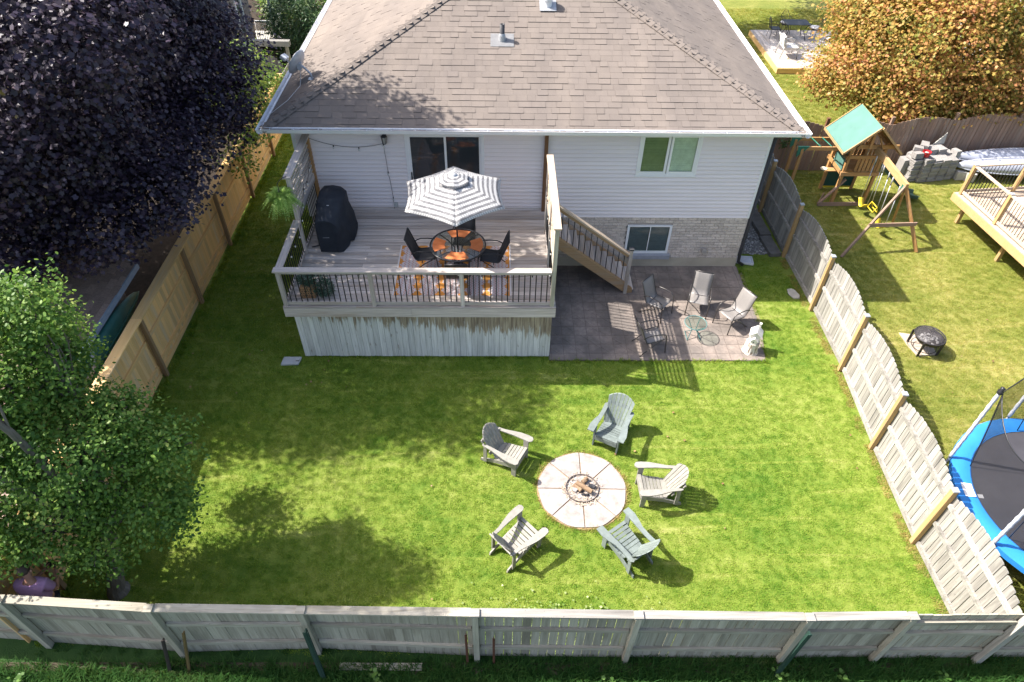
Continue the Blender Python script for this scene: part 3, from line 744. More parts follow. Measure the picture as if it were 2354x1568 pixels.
# ------------------------------------------------------------------ things on the house
LG = plain('lantern_black', (.03, .03, .033), .4, .4)
o = T('wall_lantern', 'black carriage lantern mounted high on the siding left of the sliding door', 'wall lamp', (-2.85, HY, 4.02))
x, y = -2.85, HY-.13
box('mount', (x, HY-.02, 4.03), (.10, .04, .16), LG, o); tube('arm', [(x, HY-.02, 4.08), (x, HY-.08, 4.15), (x, y, 4.13)], .011, LG, o)
B().lathe([(.02, .14), (.075, .09), (.085, .075), (.08, .07)], (x, y, 3.98), 6).mk('lantern_roof', LG, o)
B().lathe([(.072, .07), (.05, -.10)], (x, y, 3.98), 6).mk('lantern_glass', plain('lantern_pane', (.35, .34, .32), .1, .6), o)
b = B()
for k in range(6):
    a = math.pi*k/3; b.beam((x+.075*math.cos(a), y+.075*math.sin(a), 4.05), (x+.052*math.cos(a), y+.052*math.sin(a), 3.88), .012, .012)
b.lathe([(.055, 0), (.03, -.03), (0, -.04)], (x, y, 3.885), 6); b.mk('lantern_cage', LG, o)
WIRE = plain('black_wire', (.02, .02, .02), .6); BULB = plain('clear_bulb', (.62, .62, .60), .1, .8)
def catenary(a, c, sag, n=10):
    a, c = Vector(a), Vector(c)
    return [a+(c-a)*(i/n) - Vector((0, 0, sag*4*(i/n)*(1-i/n))) for i in range(n+1)]
def string(o, pts, every):
    tube('cord', pts, .0055, WIRE, o, 5); acc = 0; last = Vector(pts[0])
    for q in pts[1:]:
        q = Vector(q); acc += (q-last).length; last = q
        if acc > every:
            acc = 0
            s = B().lathe([(.013, -.006), (.015, -.05)], q, 6).mk('socket', WIRE, o); B().lathe([(.012, -.05), (.022, -.075), (.018, -.10), (0, -.11)], q, 7).mk('bulb', BULB, s, smooth=True)
o = T('string_lights', 'string of bulbs swagging along the siding to the lantern and down the wall', 'string lights', (-3.8, HY-.05, 3.9))
yw = HY-.05
string(o, catenary((-4.78, yw, 3.98), (-2.9, yw, 3.83), .17, 9) + [(-2.9, yw, 3.75), (-2.88, yw, 3.3), (-2.87, yw, 3.05), (-2.84, yw, 2.7), (-2.82, yw, 2.3), (-2.82, yw, 1.93)], .62)
# satellite dish
o = T('satellite_dish', 'grey satellite dish on a bent mast at the left roof corner', 'satellite dish', (-4.75, 17.18, zr(17.18)))
DISHM = plain('dish_grey', (.42, .43, .46), .45, .4, .1, .02)
ft = Vector((-4.80, 17.15, EZ+PT*.84)); hub = Vector((-5.12, 17.35, 5.06)); fc = Vector((-.78, .42, .46)).normalized()
tube('mast', [ft, ft+Vector((-.03, .01, .13)), hub-Vector((-.1, 0, .08)), hub], .026, DISHM, o, 8); box('foot_plate', ft, (.20, .16, .02), DISHM, o)
M = fc.to_track_quat('Z', 'Y').to_matrix()
b = B(); b.lathe([(.33*math.sin(t), -.10*math.cos(t)) for t in [i/8*math.pi/2 for i in range(9)]], hub+fc*.10, 28, M @ Matrix.Diagonal((.86, 1.08, 1))); dsh = b.mk('reflector', DISHM, o, smooth=True)
md = dsh.modifiers.new('t', 'SOLIDIFY'); md.thickness = .012
box('bracket', hub+fc*.0-Vector((0, 0, .04)), (.11, .11, .16), DISHM, o)
lnb = hub+fc*.50+Vector((0, 0, -.16)); tube('feed_arm', [hub+Vector((0, 0, -.16)), hub+fc*.25+Vector((0, 0, -.26)), lnb], .017, DISHM, o)
B().beam(lnb-fc*.05, lnb+fc*.10, .16, .09).mk('feed_horn', plain('feed_white', (.62, .63, .65)), o)
tube('cable', [hub+Vector((0, 0, -.16)), hub+Vector((-.02, -.06, -.35)), (-5.08, 16.9, EZ+PT*.56+.03), (-5.25, 16.2, EZ+PT*.4+.03), (-5.62, 15.7, EZ+.05)], .007, plain('cable_white', (.55, .55, .55)), o, 5)
# ------------------------------------------------------------------ deck
DX0, DX1, DY0, DZ = -4.89, 1.29, 11.55, 1.905
dk = T('deck', 'raised weathered wooden deck with skirting, railings and a staircase', 'deck', (-1.8, 13.5, 0))
BBLK = plain('black_baluster', (.012, .012, .013), .4, .4)
y = DY0-.01; i = 0
while y < HY-.04:
    w_ = .148; y1 = min(y+w_-.013, HY-.03)
    cuts = [(DX0, DX1)] if rnd.random() < .45 else [(DX0, DX0+rnd.choice((1.6, 2.6, 3.66, 4.2))+wob(.05)), None]
    if cuts[-1] is None: cuts[-1] = (cuts[0][1]+.004, DX1)
    for a, c in cuts: B().span((a, y, DZ-.036+wob(.002)), (c, y1, DZ+wob(.0015))).mk('deck_board', DECK['X'], dk)
    y += w_
span('ledger', (-4.8, HY-.032, DZ-.2), (1.25, HY-.006, DZ+.05), DECK['X'], dk)
for a, c in ((DX0, -2.0), (-1.996, DX1)): span('rim_board', (a, DY0-.012, DZ-.29), (c, DY0+.03, DZ-.042), DECK['X'], dk)
for x in (DX0, DX1-.04): span('rim_board', (x, DY0+.034, DZ-.29), (x+.04, HY-.04, DZ-.042), DECK['Y'], dk)
b = B()
for k in range(14): b.span((DX0+.1+k*.45, DY0+.04, DZ-.26), (DX0+.14+k*.45, HY-.04, DZ-.045))
b.mk('joists', DECK['Y'], dk)
# skirting: stained towards the top, bleached below
SK = N('skirt_wood'); _v = SK.obj(); tc = SK.n('TexCoord'); sx = SK.n('SeparateXYZ'); SK.l(tc.outputs['Object'], sx.inputs[0])
g = SK.noise(SK.mapv(_v, (34, 34, 1.6)), 1, 5, .65); col = SK.ramp(g, [(.3, (.52, .505, .48)), (.7, (.78, .765, .735))])
st = SK.noise(SK.mapv(_v, (9, 9, 1.0)), 1., 4, .65, .5)
wx = SK.n('SeparateXYZ'); SK.l(SK.wpos(), wx.inputs[0])
edge = SK.math('MULTIPLY_ADD', wx.outputs[0], -.10, .36)   # rain line drops towards the stairs
kz = SK.math('SUBTRACT', sx.outputs[2], SK.math('MULTIPLY_ADD', edge, 1., -.30))
kz = SK.math('ADD', SK.math('MULTIPLY', kz, 1.5), SK.math('MULTIPLY_ADD', st, 2.4, -1.05))
col = SK.mix(SK.ramp(kz, [(.05, (0, 0, 0)), (.30, (.85, .85, .85))]), col, SK.ramp(SK.noise(SK.mapv(_v, (20, 20, 1.5)), 1, 3), [(.35, (.17, .10, .05)), (.65, (.42, .33, .22))]))
col = SK.mix(SK.ramp(SK.noise(SK.mapv(_v, (14, 14, 4)), 1, 3), [(.66, (0, 0, 0)), (.72, (.5, .5, .5))]), col, (.20, .12, .07)); col = vary(SK, col, .12); SK.bump(g, .25, .006); SK = SK.fin(col, .85, .2)
x = -4.82
while x < 1.24:
    w_ = .138+wob(.006); x1 = min(x+w_, 1.25); B().span((x, 11.86+wob(.004), .015), (x1-.005, 11.885, 1.63)).mk('skirt_board', SK, dk); x = x1+.001
y = 11.9
while y < HY-.05:
    B().span((-4.83, y, .015), (-4.81, min(y+.14, HY-.03), 1.63)).mk('skirt_board', SK, dk); B().span((1.235, y, .015), (1.255, min(y+.14, HY-.03), 1.63)).mk('skirt_board', SK, dk); y += .145
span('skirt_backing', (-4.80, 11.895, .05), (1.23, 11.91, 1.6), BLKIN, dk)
# posts and railings
PW = .09
RZ = 2.93
for x in (-4.82, -2.83, -.83): span('post', (x-PW/2, 11.565, DZ-.0), (x+PW/2, 11.655, RZ-.035), DECK['Z'], dk)
SCZ = 4.06
span('screen_post', (1.20-PW/2, 11.565, DZ), (1.20+PW/2, 11.655, SCZ-.037), BACKW['Z'], dk)
span('rail_cap', (-4.90, 11.515, RZ-.035), (1.14, 11.685, RZ), DECK['X'], dk)
def rail(a, c, z, along, h=.085, t=.04):
    if along == 'x': span('rail', (a[0], a[1]-t/2, z-h/2), (c[0], a[1]+t/2, z+h/2), DECK['X'], dk)
    else: span('rail', (a[0]-t/2, a[1], z-h/2), (a[0]+t/2, c[1], z+h/2), DECK['Y'], dk)
xs = [-4.82, -2.83, -.83, 1.20]
BAL = B().lathe([(.0125, -.42), (.0125, .42)], (-4.70, 11.61, 2.43), 6).mk('baluster', BBLK, dk, o=(-4.70, 11.61, 2.43))
first = True
for a, c in zip(xs[:-1], xs[1:]):
    rail((a+PW/2, 11.61), (c-PW/2, 11.61), RZ-.08, 'x'); rail((a+PW/2, 11.61), (c-PW/2, 11.61), DZ+.075, 'x')
    n = 15 if c-a > 1.9 else 14; s = (c-a-PW)/(n+.4)
    for k in range(n):
        x = a+PW/2+s*(k+.7)
        if first: BAL.location = Vector((x, 11.61, 2.42))-wp[dk.name]; first = False
        else: inst('baluster', BAL, dk, (x, 11.61, 2.42))
# left railing, then the tall slatted screen back to the wall
LXC = -4.79
span('rail_cap', (-4.87, 11.69, RZ-.035), (-4.71, 13.50, RZ-.001), DECK['Y'], dk)
span('screen_post', (LXC-PW/2, 13.54, DZ), (LXC+PW/2, 13.63, SCZ-.037), DECK['Z'], dk)
span('screen_post', (LXC-PW/2+.02, HY-.10, DZ), (LXC+PW/2+.02, HY-.012, SCZ-.037), PLAY['Z'], dk)
for a, c in ((11.66, 13.54), (13.63, HY-.1)):
    rail((LXC, a), (LXC, c), RZ-.08, 'y'); rail((LXC, a), (LXC, c), DZ+.075, 'y'); n = 14; s = (c-a)/(n+.4)
    for k in range(n): inst('baluster', BAL, dk, (LXC, a+s*(k+.7), 2.42))
def screen(x, y0, y1, mt, par):
    span('screen_rail', (x-.022, y0, RZ-.04), (x+.022, y1, RZ+.10), mt['Y'], par)
    z = RZ+.20
    while z < SCZ-.10: span('slat', (x-.014, y0, z-.024), (x+.014, y1, z+.024), mt['Y'], par); z += .112
    span('screen_rail', (x-.02, y0, SCZ-.12), (x+.02, y1, SCZ-.04), mt['Y'], par)
screen(LXC, 13.63, HY-.1, DECK, dk)
span('screen_cap', (LXC-.09, 13.47, SCZ-.036), (LXC+.09, HY-.02, SCZ), DECK['Y'], dk)
# right privacy screen
RXC = 1.20
span('screen_post', (RXC-PW/2, 14.44, DZ), (RXC+PW/2, 14.53, SCZ-.037), DECK['Z'], dk); span('screen_post', (RXC-PW/2, 13.0, DZ), (RXC+PW/2, 13.09, SCZ-.037), DECK['Z'], dk)
for a, c in ((11.66, 13.0), (13.09, 14.44)):
    rail((RXC, a), (RXC, c), RZ-.08, 'y'); rail((RXC, a), (RXC, c), DZ+.075, 'y'); n = 11; s = (c-a)/(n+.4)
    for k in range(n): inst('baluster', BAL, dk, (RXC, a+s*(k+.7), 2.42))
    screen(RXC, a, c, NDECK, dk)
span('screen_cap', (RXC-.075, 11.53, SCZ-.036), (RXC+.085, 14.62, SCZ), NDECK['Y'], dk)
span('wall_post', (1.13, HY-.115, DZ-.02), (1.22, HY-.02, 4.30), DARKP['Z'], dk)
# stairs running down along the wall to the patio
st_ = T('staircase', 'wooden staircase with black balusters leading from deck to patio', 'stairs', (2.5, 14.9, 0))
A0, A1 = Vector((1.30, 14.36, 1.93)), Vector((3.66, 14.36, .09)); sl_ = (A1.z-A0.z)/(A1.x-A0.x)
for y in (14.36, 15.42):
    q = Vector((0, y-14.36, 0)); b = B()
    b.prism([A0+q+Vector((0, -.02, .08)), A1+q+Vector((0, -.02, .10)), A1+q+Vector((.02, -.02, -.06)), A1+q+Vector((-.16, -.02, -.085)), A0+q+Vector((0, -.02, -.24))], (0, .04, 0)); b.mk('stringer', STAIR['X'], st_)
nst = 10
for k in range(nst):
    x = 1.42+k*.228; z = 1.905+sl_*(x+.10-1.30)
    span('tread', (x-.02, 14.385, z-.04), (x+.235, 15.395, z), DECK['Y'], st_); span('riser', (x-.025, 14.385, z-.03), (x-.005, 15.395, z+.145), DECK['Y'], st_)
nw = span('newel_post', (3.43, 14.30, 0), (3.52, 14.39, 1.48), DECK['Z'], st_); box('newel_cap', (3.475, 14.345, 1.505), (.12, .12, .05), plain('newel_cap_dark', (.06, .06, .065)), nw)
ra, rb_ = Vector((1.25, 14.35, 2.98)), Vector((3.43, 14.35, 1.36))
beam('handrail', ra, rb_, .13, .04, NDECK['X'], st_); beam('rail', ra+Vector((0, 0, -.075)), rb_+Vector((0, 0, -.075)), .04, .10, STAIR['X'], st_); beam('rail', A0+Vector((0, 0, .10)), A1+Vector((-.2, 0, .26)), .045, .05, STAIR['X'], st_)
for k in range(13):
    t = (k+.9)/13.6; x = 1.30+t*(3.43-1.30); zt = ra.z+(rb_.z-ra.z)*(x-ra.x)/(rb_.x-ra.x)-.12; zb = A0.z+sl_*(x-1.30)+.09
    tube('baluster', [(x, 14.35, zb), (x, 14.35, zt)], .012, BBLK, st_, 6)
# lights wound on the screens
o = T('string_lights', 'tangled string of bulbs hung along the inside of the right privacy screen', 'string lights', (1.12, 12.9, 3.2), None)
string(o, catenary((1.13, 14.4, 3.55), (1.13, 13.6, 3.45), .16)+catenary((1.13, 13.6, 3.45), (1.13, 12.6, 3.5), .2)+catenary((1.13, 12.6, 3.5), (1.13, 11.75, 3.3), .2)+[(1.13, 11.75, 2.75)], .42)
o = T('string_lights', 'string of bulbs drooping along the left slatted screen and rail', 'string lights', (-4.7, 13.6, 3))
string(o, catenary((-4.735, 15.4, 3.75), (-4.735, 14.4, 3.35), .25)+catenary((-4.735, 14.4, 3.35), (-4.735, 13.7, 3.0), .1)+catenary((-4.735, 13.7, 2.85), (-4.735, 12.6, 2.85), .18)+catenary((-4.735, 12.6, 2.85), (-4.735, 11.7, 2.85), .18), .40)
o = T('string_lights', 'dark cord with bulbs strung low behind the front railing balusters', 'string lights', (-1, 11.66, 2.75))
string(o, catenary((-4.6, 11.665, 2.83), (-2.9, 11.665, 2.83), .12)+catenary((-2.8, 11.665, 2.83), (-.9, 11.665, 2.83), .12)+catenary((-.75, 11.665, 2.83), (1.1, 11.665, 2.83), .14), .46)
# ------------------------------------------------------------------ patio of stamped tiles
PAT = N('stamped_concrete'); _v = PAT.obj(); wpz = PAT.wpos()
col = PAT.ramp(PAT.noise(_v, 9, 4, .6), [(.3, (.225, .182, .155)), (.7, (.33, .272, .235))]); col = vary(PAT, col, .08)
col = PAT.mix(PAT.ramp(PAT.noise(wpz, 1.1, 4, .6), [(.42, (.75, .75, .75)), (.62, (0, 0, 0))]), col, (.125, .11, .10))
PAT.bump(PAT.noise(_v, 26, 4), .4, .012); PAT = PAT.fin(col, .85, .25)
pt = struct(B().prism([(1.24, 11.72, -.05), (6.66, 11.72, -.05), (6.86, 12.6, -.05), (6.92, 14, -.05), (6.92, 15.56, -.05), (1.24, 15.56, -.05)], (0, 0, .058)).mk('patio', plain('patio_joint', (.15, .12, .105), .95, .1)))
def clip(poly, a, b_, c):
    out = []
    for i in range(len(poly)):
        p, q = poly[i], poly[(i+1) % len(poly)]; dp = a*p[0]+b_*p[1]-c; dq = a*q[0]+b_*q[1]-c
        if dp <= 0: out.append(p)
        if dp*dq < 0: t = dp/(dp-dq); out.append((p[0]+(q[0]-p[0])*t, p[1]+(q[1]-p[1])*t))
    return out
TX0, TW_, gp = 1.306-.3225, .3225, .0045
yb = [15.575-.3275*k for k in range(13)]
for j in range(12):
    for i in range(19):
        x0, x1, y1, y0 = TX0+i*TW_, TX0+(i+1)*TW_, yb[j], yb[j+1]
        q = [(x0+gp, y0+gp), (x1-gp, y0+gp), (x1-gp, y1-gp), (x0+gp, y1-gp)]
        for pl in ((1, -.205, 6.66-.205*11.72+.005), (1, 0, 6.90), (-1, 0, -1.262), (0, -1, -11.735), (0, 1, 15.56)): q = clip(q, *pl) if q else q
        if len(q) < 3: continue
        z = .016+wob(.002); b = B()
        cx = sum(p[0] for p in q)/len(q); cy = sum(p[1] for p in q)/len(q)
        # each tile carries a stamped diagonal groove: two facets
        if len(q) == 4 and rnd.random() < .7 and abs(q[1][0]-q[0][0]) > .25:
            s = rnd.choice((.5, .62)); u0, u1 = q[0][0], q[1][0]; v0, v1 = q[0][1], q[2][1]
            if (i+j) % 2: P1 = [(u0, v0), (u0+(u1-u0)*s, v0), (u0, v0+(v1-v0)*s)]; P2 = [(u0+(u1-u0)*s+.008, v0), (u1, v0), (u1, v1), (u0, v1), (u0, v0+(v1-v0)*s+.008)]
            else: P1 = [(u1, v1), (u1-(u1-u0)*s, v1), (u1, v1-(v1-v0)*s)]; P2 = [(u1-(u1-u0)*s-.008, v1), (u0, v1), (u0, v0), (u1, v0), (u1, v1-(v1-v0)*s-.008)]
            for P_ in (P1, P2): b.prism([(px, py, -.002) for px, py in P_], (0, 0, z+.002))
        else: b.prism([(px, py, -.002) for px, py in q], (0, 0, z+.002))
        b.mk('paver', PAT, pt)
strip('bare_soil', [(6.66, 11.70), (6.95, 13.2), (6.98, 15.3)], plain('edge_soil', (.25, .21, .12), .95, .1, 0, 0, 6, .3, .5), .0, 8, .07)

# ------------------------------------------------------------------ sling chairs
SLD = plain('black_sling', (.035, .035, .038), .6, .4, 0, .05, 60, .2); SLG = plain('taupe_sling', (.20, .185, .175), .5, .5, 0, .05, 60, .12)
BRZ = plain('bronze_frame', (.075, .068, .066), .35, .6, .5, .04)
def sling_chair(lbl, sling, fr, grp):
    o = T('sling_chair', lbl, 'chair', (0, 0, 0), grp)
    sp = [(.27, .425), (.20, .435), (.05, .40), (-.14, .375), (-.20, .40), (-.25, .52), (-.33, .74), (-.40, .92), (-.425, .955)]
    b = B(); hw = .235
    b.grid(lambda u, v: (lambda k: (sp[k][0], (u-.5)*2*hw, sp[k][1] - .012*(1-(2*u-1)**2)))(round(v*(len(sp)-1))), 4, len(sp)-1)
    s = b.mk('sling', sling, o, smooth=True); md = s.modifiers.new('t', 'SOLIDIFY'); md.thickness = .006
    for sy in (-1, 1):
        y = sy*.245
        tube('side_rail', [(x, y, z) for x, z in sp], .012, fr, o, 6)
        y = sy*.275
        arm = [(.34, y, 0), (.315, y, .30), (.30, y, .50), (.27, y, .60), (.19, y, .645), (.02, y, .655), (-.14, y*.98, .645), (-.24, y*.95, .60), (-.29, y*.92, .55)]
        tube('arm', arm, .014, fr, o, 8)
        tube('leg', [(.20, y*.93, .42), (.0, y, .30), (-.20, y, .12), (-.34, y*1.04, 0)], .013, fr, o, 6)
    b = B(); b.tube([(.18, -.25, .40), (.18, .25, .40)], .011); b.tube([(-.16, -.25, .37), (-.16, .25, .37)], .011); b.tube([(-.425, -.245, .955), (-.425, .245, .955)], .013); b.tube([(-.05, -.27, .33), (-.05, .27, .33)], .010); b.mk('cross_bar', fr, o, smooth=True)
    return o
GD = 'black sling chairs round the glass table'; GP = 'sling chairs on the stamped patio'
c = sling_chair('black sling chair on the left of the glass deck table', SLD, BLACK, GD); kk = kids(c)
c.location = (-1.76, 13.03, DZ+.002); c.rotation_euler.z = R_(-3)
for x, y, a, l in [(-.19, 12.96, 180, 'black sling chair on the right of the glass deck table'), (-.86, 13.62, -93, 'black sling chair behind the glass table, mostly hidden by the umbrella'), (-.97, 12.30, 91, 'black sling chair with its back to the front deck railing')]: dup(c, (x, y, DZ+.002), R_(a), l, kk)
c = sling_chair('grey sling chair facing away at the left upper patio, by the stair foot', SLG, BRZ, GP); kk = kids(c); c.location = (4.20, 13.52, .018); c.rotation_euler.z = R_(-43)
for x, y, a, l in [(5.335, 13.66, -107, 'grey sling chair facing the lawn, its back half in house shadow'), (6.09, 13.05, -150, 'sunlit grey sling chair nearest the right patio edge'), (3.80, 12.20, 12, 'grey sling chair nearest the deck skirting, seat striped by baluster shadows')]: dup(c, (x, y, .018), R_(a), l, kk)

# ------------------------------------------------------------------ glass dining table, placemats, umbrella
TC = Vector((-.975, 12.965, DZ)); TZ = .715
o = T('dining_table', 'round glass topped patio table with black metal legs on the deck', 'table', TC)
B().lathe([(.0, TZ-.006), (.64, TZ-.006), (.64, TZ), (.0, TZ)], TC, 40).mk('table_top', TGLASS, o)
tube('rim', arc(TC+Vector((0, 0, TZ-.004)), .65, 0, 2*math.pi*47/48, 47), .019, BLACK, o, 8, True)
for k in range(4):
    a = math.pi/4+k*math.pi/2; d = Vector((math.cos(a), math.sin(a), 0))
    tube('leg', [TC+d*.64+Vector((0, 0, TZ-.03)), TC+d*.35+Vector((0, 0, TZ-.05)), TC+d*.13+Vector((0, 0, TZ-.12)), TC+d*.09+Vector((0, 0, .40)), TC+d*.16+Vector((0, 0, .15)), TC+d*.42+Vector((0, 0, .01))], .016, BLACK, o, 7)
tube('leg_ring', arc(TC+Vector((0, 0, .40)), .085, 0, 6.0, 15), .010, BLACK, o, 6, True)
ORG = N('orange_placemat'); _v = ORG.obj(); ORG.bump(ORG.noise(ORG.mapv(_v, (60, 60, 60)), 3, 2), .2, .003)
ORG = ORG.fin(vary(ORG, ORG.ramp(ORG.noise(_v, 6, 3), [(.3, (.50, .15, .05)), (.7, (.62, .21, .08))]), .05), .8, .2)
for a, n_ in ((-90, 'nearest the front railing'), (0, 'on the right side'), (90, 'at the far side under the umbrella'), (180, 'on the left side')):
    b = B(); a = R_(a)
    def pm(u, v, a=a):
        r = .31+.285*v; th = (u-.5)*(.95+.05*v); s = .004+.004*math.sin(7*u+a*3)*math.sin(5*v)
        return (TC.x+r*math.cos(a+th), TC.y+r*math.sin(a+th), TC.z+TZ+.003+s)
    b.grid(pm, 6, 4); q = b.mk('placemat', ORG, smooth=True); tag(q, 'orange wedge shaped placemat on the glass table, '+n_, 'placemat', 'placemats on the glass table')
o = T('umbrella', 'grey and white striped patio umbrella with a ruffled vent over the table', 'umbrella', TC)
UC = N('umbrella_stripe'); uvn = UC.n('UVMap'); sp = UC.n('SeparateXYZ'); UC.l(uvn.outputs[0], sp.inputs[0])
stp = UC.math('FRACT', UC.math('MULTIPLY', sp.outputs[1], 9.5)); stp = UC.math('GREATER_THAN', stp, .52)
bl = UC.noise(UC.mapv(uvn.outputs[0], (7, 26, 1)), 1, 4, .6); fl = UC.math('MULTIPLY_ADD', UC.math('SINE', UC.math('MULTIPLY', sp.outputs[0], 120)), .5, .5)
fl2 = UC.math('MULTIPLY', fl, .55)
g = UC.math('MULTIPLY', stp, UC.math('MULTIPLY_ADD', bl, 1.7, .12)); g = UC.math('MAXIMUM', g, UC.math('MULTIPLY', fl2, UC.math('SUBTRACT', 1, stp)))
cl = UC.mix(g, (.70, .69, .68), (.21, .207, .215)); UC.fin(cl, .9, .1)
tr = UC.n('BsdfTranslucent'); UC.l(cl, tr.inputs[0]); mx = UC.n('MixShader'); mx.inputs[0].default_value = .3; UC.l(UC.b.outputs[0], mx.inputs[1]); UC.l(tr.outputs[0], mx.inputs[2]); UC.l(mx.outputs[0], UC.out.inputs[0]); UC = UC.m
UX = Vector((-.985, 12.88, 0)); UZ0, UZ1, UR = 4.02, 4.44, 1.235
tl = Vector((-.02, -.06, 1)).normalized()
def upt(a, r):   # radius fraction r along angle a (between ribs the cloth sags and the edge scallops)
    k = math.floor((a-UA)/(math.pi/3)); f = (a-UA)/(math.pi/3)-k; a0 = UA+k*math.pi/3
    c0 = Vector((math.cos(a0), math.sin(a0), 0)); c1 = Vector((math.cos(a0+math.pi/3), math.sin(a0+math.pi/3), 0)); e = c0+(c1-c0)*f
    s = 1-.055*r*4*f*(1-f)
    z = UZ1-(UZ1-UZ0)*(.55*r+.45*r*r) - .02*4*f*(1-f)*math.sin(math.pi*r)
    return Vector((UX.x+e.x*UR*r*s, UX.y+e.y*UR*r*s, z))
UA = R_(-86)
for k in range(6):
    b = B(); a0 = UA+k*math.pi/3+.0005; a1 = UA+(k+1)*math.pi/3-.0005
    b.grid(lambda u, v: upt(a0+(a1-a0)*u, .10+.90*v), 8, 8)
    b.uv = [((i/8-.5)*(.10+.9*j/8)*1.15, .10+.9*j/8) for j in range(9) for i in range(9)]
    q = b.mk('canopy_panel', UC, o, smooth=True); md = q.modifiers.new('t', 'SOLIDIFY'); md.thickness = .004
    tube('rib', [upt(a0, .05)-Vector((0, 0, .03)), upt(a0, .55)-Vector((0, 0, .03)), upt(a0, .99)-Vector((0, 0, .012))], .008, GREYMET, o, 5)
b = B(); nn = 36
def vent(u, v):
    a = UA+u*2*math.pi; r = .06+.27*v; w_ = .025*v*math.sin(u*2*math.pi*6+2)
    return (UX.x+r*(1+.1*v*math.cos(6*(a-UA)))*math.cos(a), UX.y+r*(1+.1*v*math.cos(6*(a-UA)))*math.sin(a), UZ1+.075-.10*v+w_)
b.grid(vent, nn, 4); b.uv = [((i/nn)*3, .2+.3*j/4) for j in range(5) for i in range(nn+1)]; q = b.mk('vent', UC, o, smooth=True)
B().lathe([(.075, .0), (.07, .03), (.03, .045), (0, .05)], (UX.x, UX.y, UZ1+.06), 14).mk('finial', GREYMET, o, smooth=True)
tube('pole', [(TC.x, TC.y, DZ+.05), (TC.x-.003, TC.y-.03, 3.4), (UX.x, UX.y, UZ1+.06)], .019, BLACK, o, 8)
B().lathe([(0, 0), (.22, 0), (.22, .04), (.05, .09), (.035, .2), (0, .2)], (TC.x, TC.y, DZ), 20).mk('base', BLACK, o)

# ------------------------------------------------------------------ rug
RUG = N('zigzag_rug'); tc = RUG.n('TexCoord'); s = RUG.n('SeparateXYZ'); RUG.l(tc.outputs['Object'], s.inputs[0])
jag = RUG.math('ABSOLUTE', RUG.math('SUBTRACT', RUG.math('FRACT', RUG.math('MULTIPLY', s.outputs[1], 13.)), .5))
jb = RUG.math('ABSOLUTE', RUG.math('SUBTRACT', RUG.math('FRACT', RUG.math('MULTIPLY', s.outputs[1], 3.2)), .5))
px_ = RUG.math('ABSOLUTE', RUG.math('SUBTRACT', RUG.math('FRACT', RUG.math('MULTIPLY', RUG.math('ADD', s.outputs[0], 1.35), 1.86)), .5))
k = RUG.math('ADD', px_, RUG.math('MULTIPLY_ADD', jag, .16, RUG.math('MULTIPLY_ADD', jb, .40, -.15)))
oran = RUG.math('GREATER_THAN', k, .36)
zig = RUG.math('PINGPONG', RUG.math('MULTIPLY', s.outputs[1], 1.), .045); zl = RUG.math('FRACT', RUG.math('MULTIPLY', RUG.math('ADD', s.outputs[0], zig), 11.)); zl = RUG.math('LESS_THAN', zl, .17)
cl = RUG.mix(zl, (.50, .465, .48), (.44, .17, .10)); cl = RUG.mix(oran, cl, (.55, .24, .06))
RUG.bump(RUG.noise(tc.outputs['Object'], 120, 2), .3, .003); RUG = RUG.fin(cl, .95, .1)
o = T('rug', 'orange and white zigzag outdoor rug under the dining table', 'rug', (-1.1, 12.92, DZ))
B().span((-2.44, 11.96, DZ+.004), (.245, 13.89, DZ+.012)).mk('field', RUG, o); WR = plain('rug_edge', (.62, .60, .60), .95, .1)
for a, c in (((-2.475, 11.95), (-2.44, 13.90)), ((.245, 11.95), (.28, 13.90))): B().span((*a, DZ+.004), (*c, DZ+.014)).mk('border', WR, o)
# ------------------------------------------------------------------ grill cover
GC = plain('navy_black_cloth', (.022, .026, .034), .75, .3, 0, 0, 5, .25, .08)
o = T('grill', 'barbecue grill under a fitted black cover beside the left deck railing', 'grill', (-4.1, 14.2, DZ))
sec = [  # y, xl, xr, top, bottom xl, xr, bottom z
 (13.58, -4.42, -3.93, .93, -4.40, -3.98, .03), (13.63, -4.44, -3.90, .97, -4.43, -3.88, .0), (13.85, -4.45, -3.85, 1.02, -4.44, -3.78, .03), (14.02, -4.45, -3.84, 1.06, -4.44, -3.73, .06), (14.10, -4.46, -3.82, 1.15, -4.45, -3.70, .02), (14.35, -4.46, -3.82, 1.20, -4.45, -3.68, .04),
 (14.60, -4.46, -3.83, 1.20, -4.46, -3.69, .05), (14.85, -4.45, -3.86, 1.14, -4.45, -3.73, .03), (14.95, -4.43, -3.92, 1.05, -4.43, -3.80, .02)]
b = B(); ring = []
rg = random.Random(5)
for (y, xl, xr, tz, bl, br, bz) in sec:
    xm = (xl+xr)/2
    P = [(bl, y, bz), (bl-.01, y, .35), (xl, y, .72), (xl+.01, y, tz-.08), (xl+.07, y, tz-.01), (xm, y, tz+.012), (xr-.10, y, tz-.03), (xr+.005, y, tz-.15), (xr+.02, y, .70), (br+.02*math.sin(y*21), y, .40), (br+.035*math.sin(y*33), y, .18), (br+.03*math.sin(y*25+1), y, bz)]
    ring.append([(p[0]+rg.uniform(-.008, .008), p[1]+rg.uniform(-.008, .008), p[2]+DZ+.002) for p in P])
n = len(ring[0]); b.v = [p for r in ring for p in r]
for i in range(len(ring)-1):
    for k in range(n-1): b.f.append((i*n+k, i*n+k+1, (i+1)*n+k+1, (i+1)*n+k))
b.f += [tuple(range(n-1, -1, -1)), tuple((len(ring)-1)*n+k for k in range(n))]
q = b.mk('cover', GC, o, smooth=True); q.data.set_sharp_from_angle(angle=R_(38))
box('label_tag', (-4.15, 14.03, DZ+1.085), (.05, .02, .008), plain('tag_grey', (.5, .5, .5)), o)
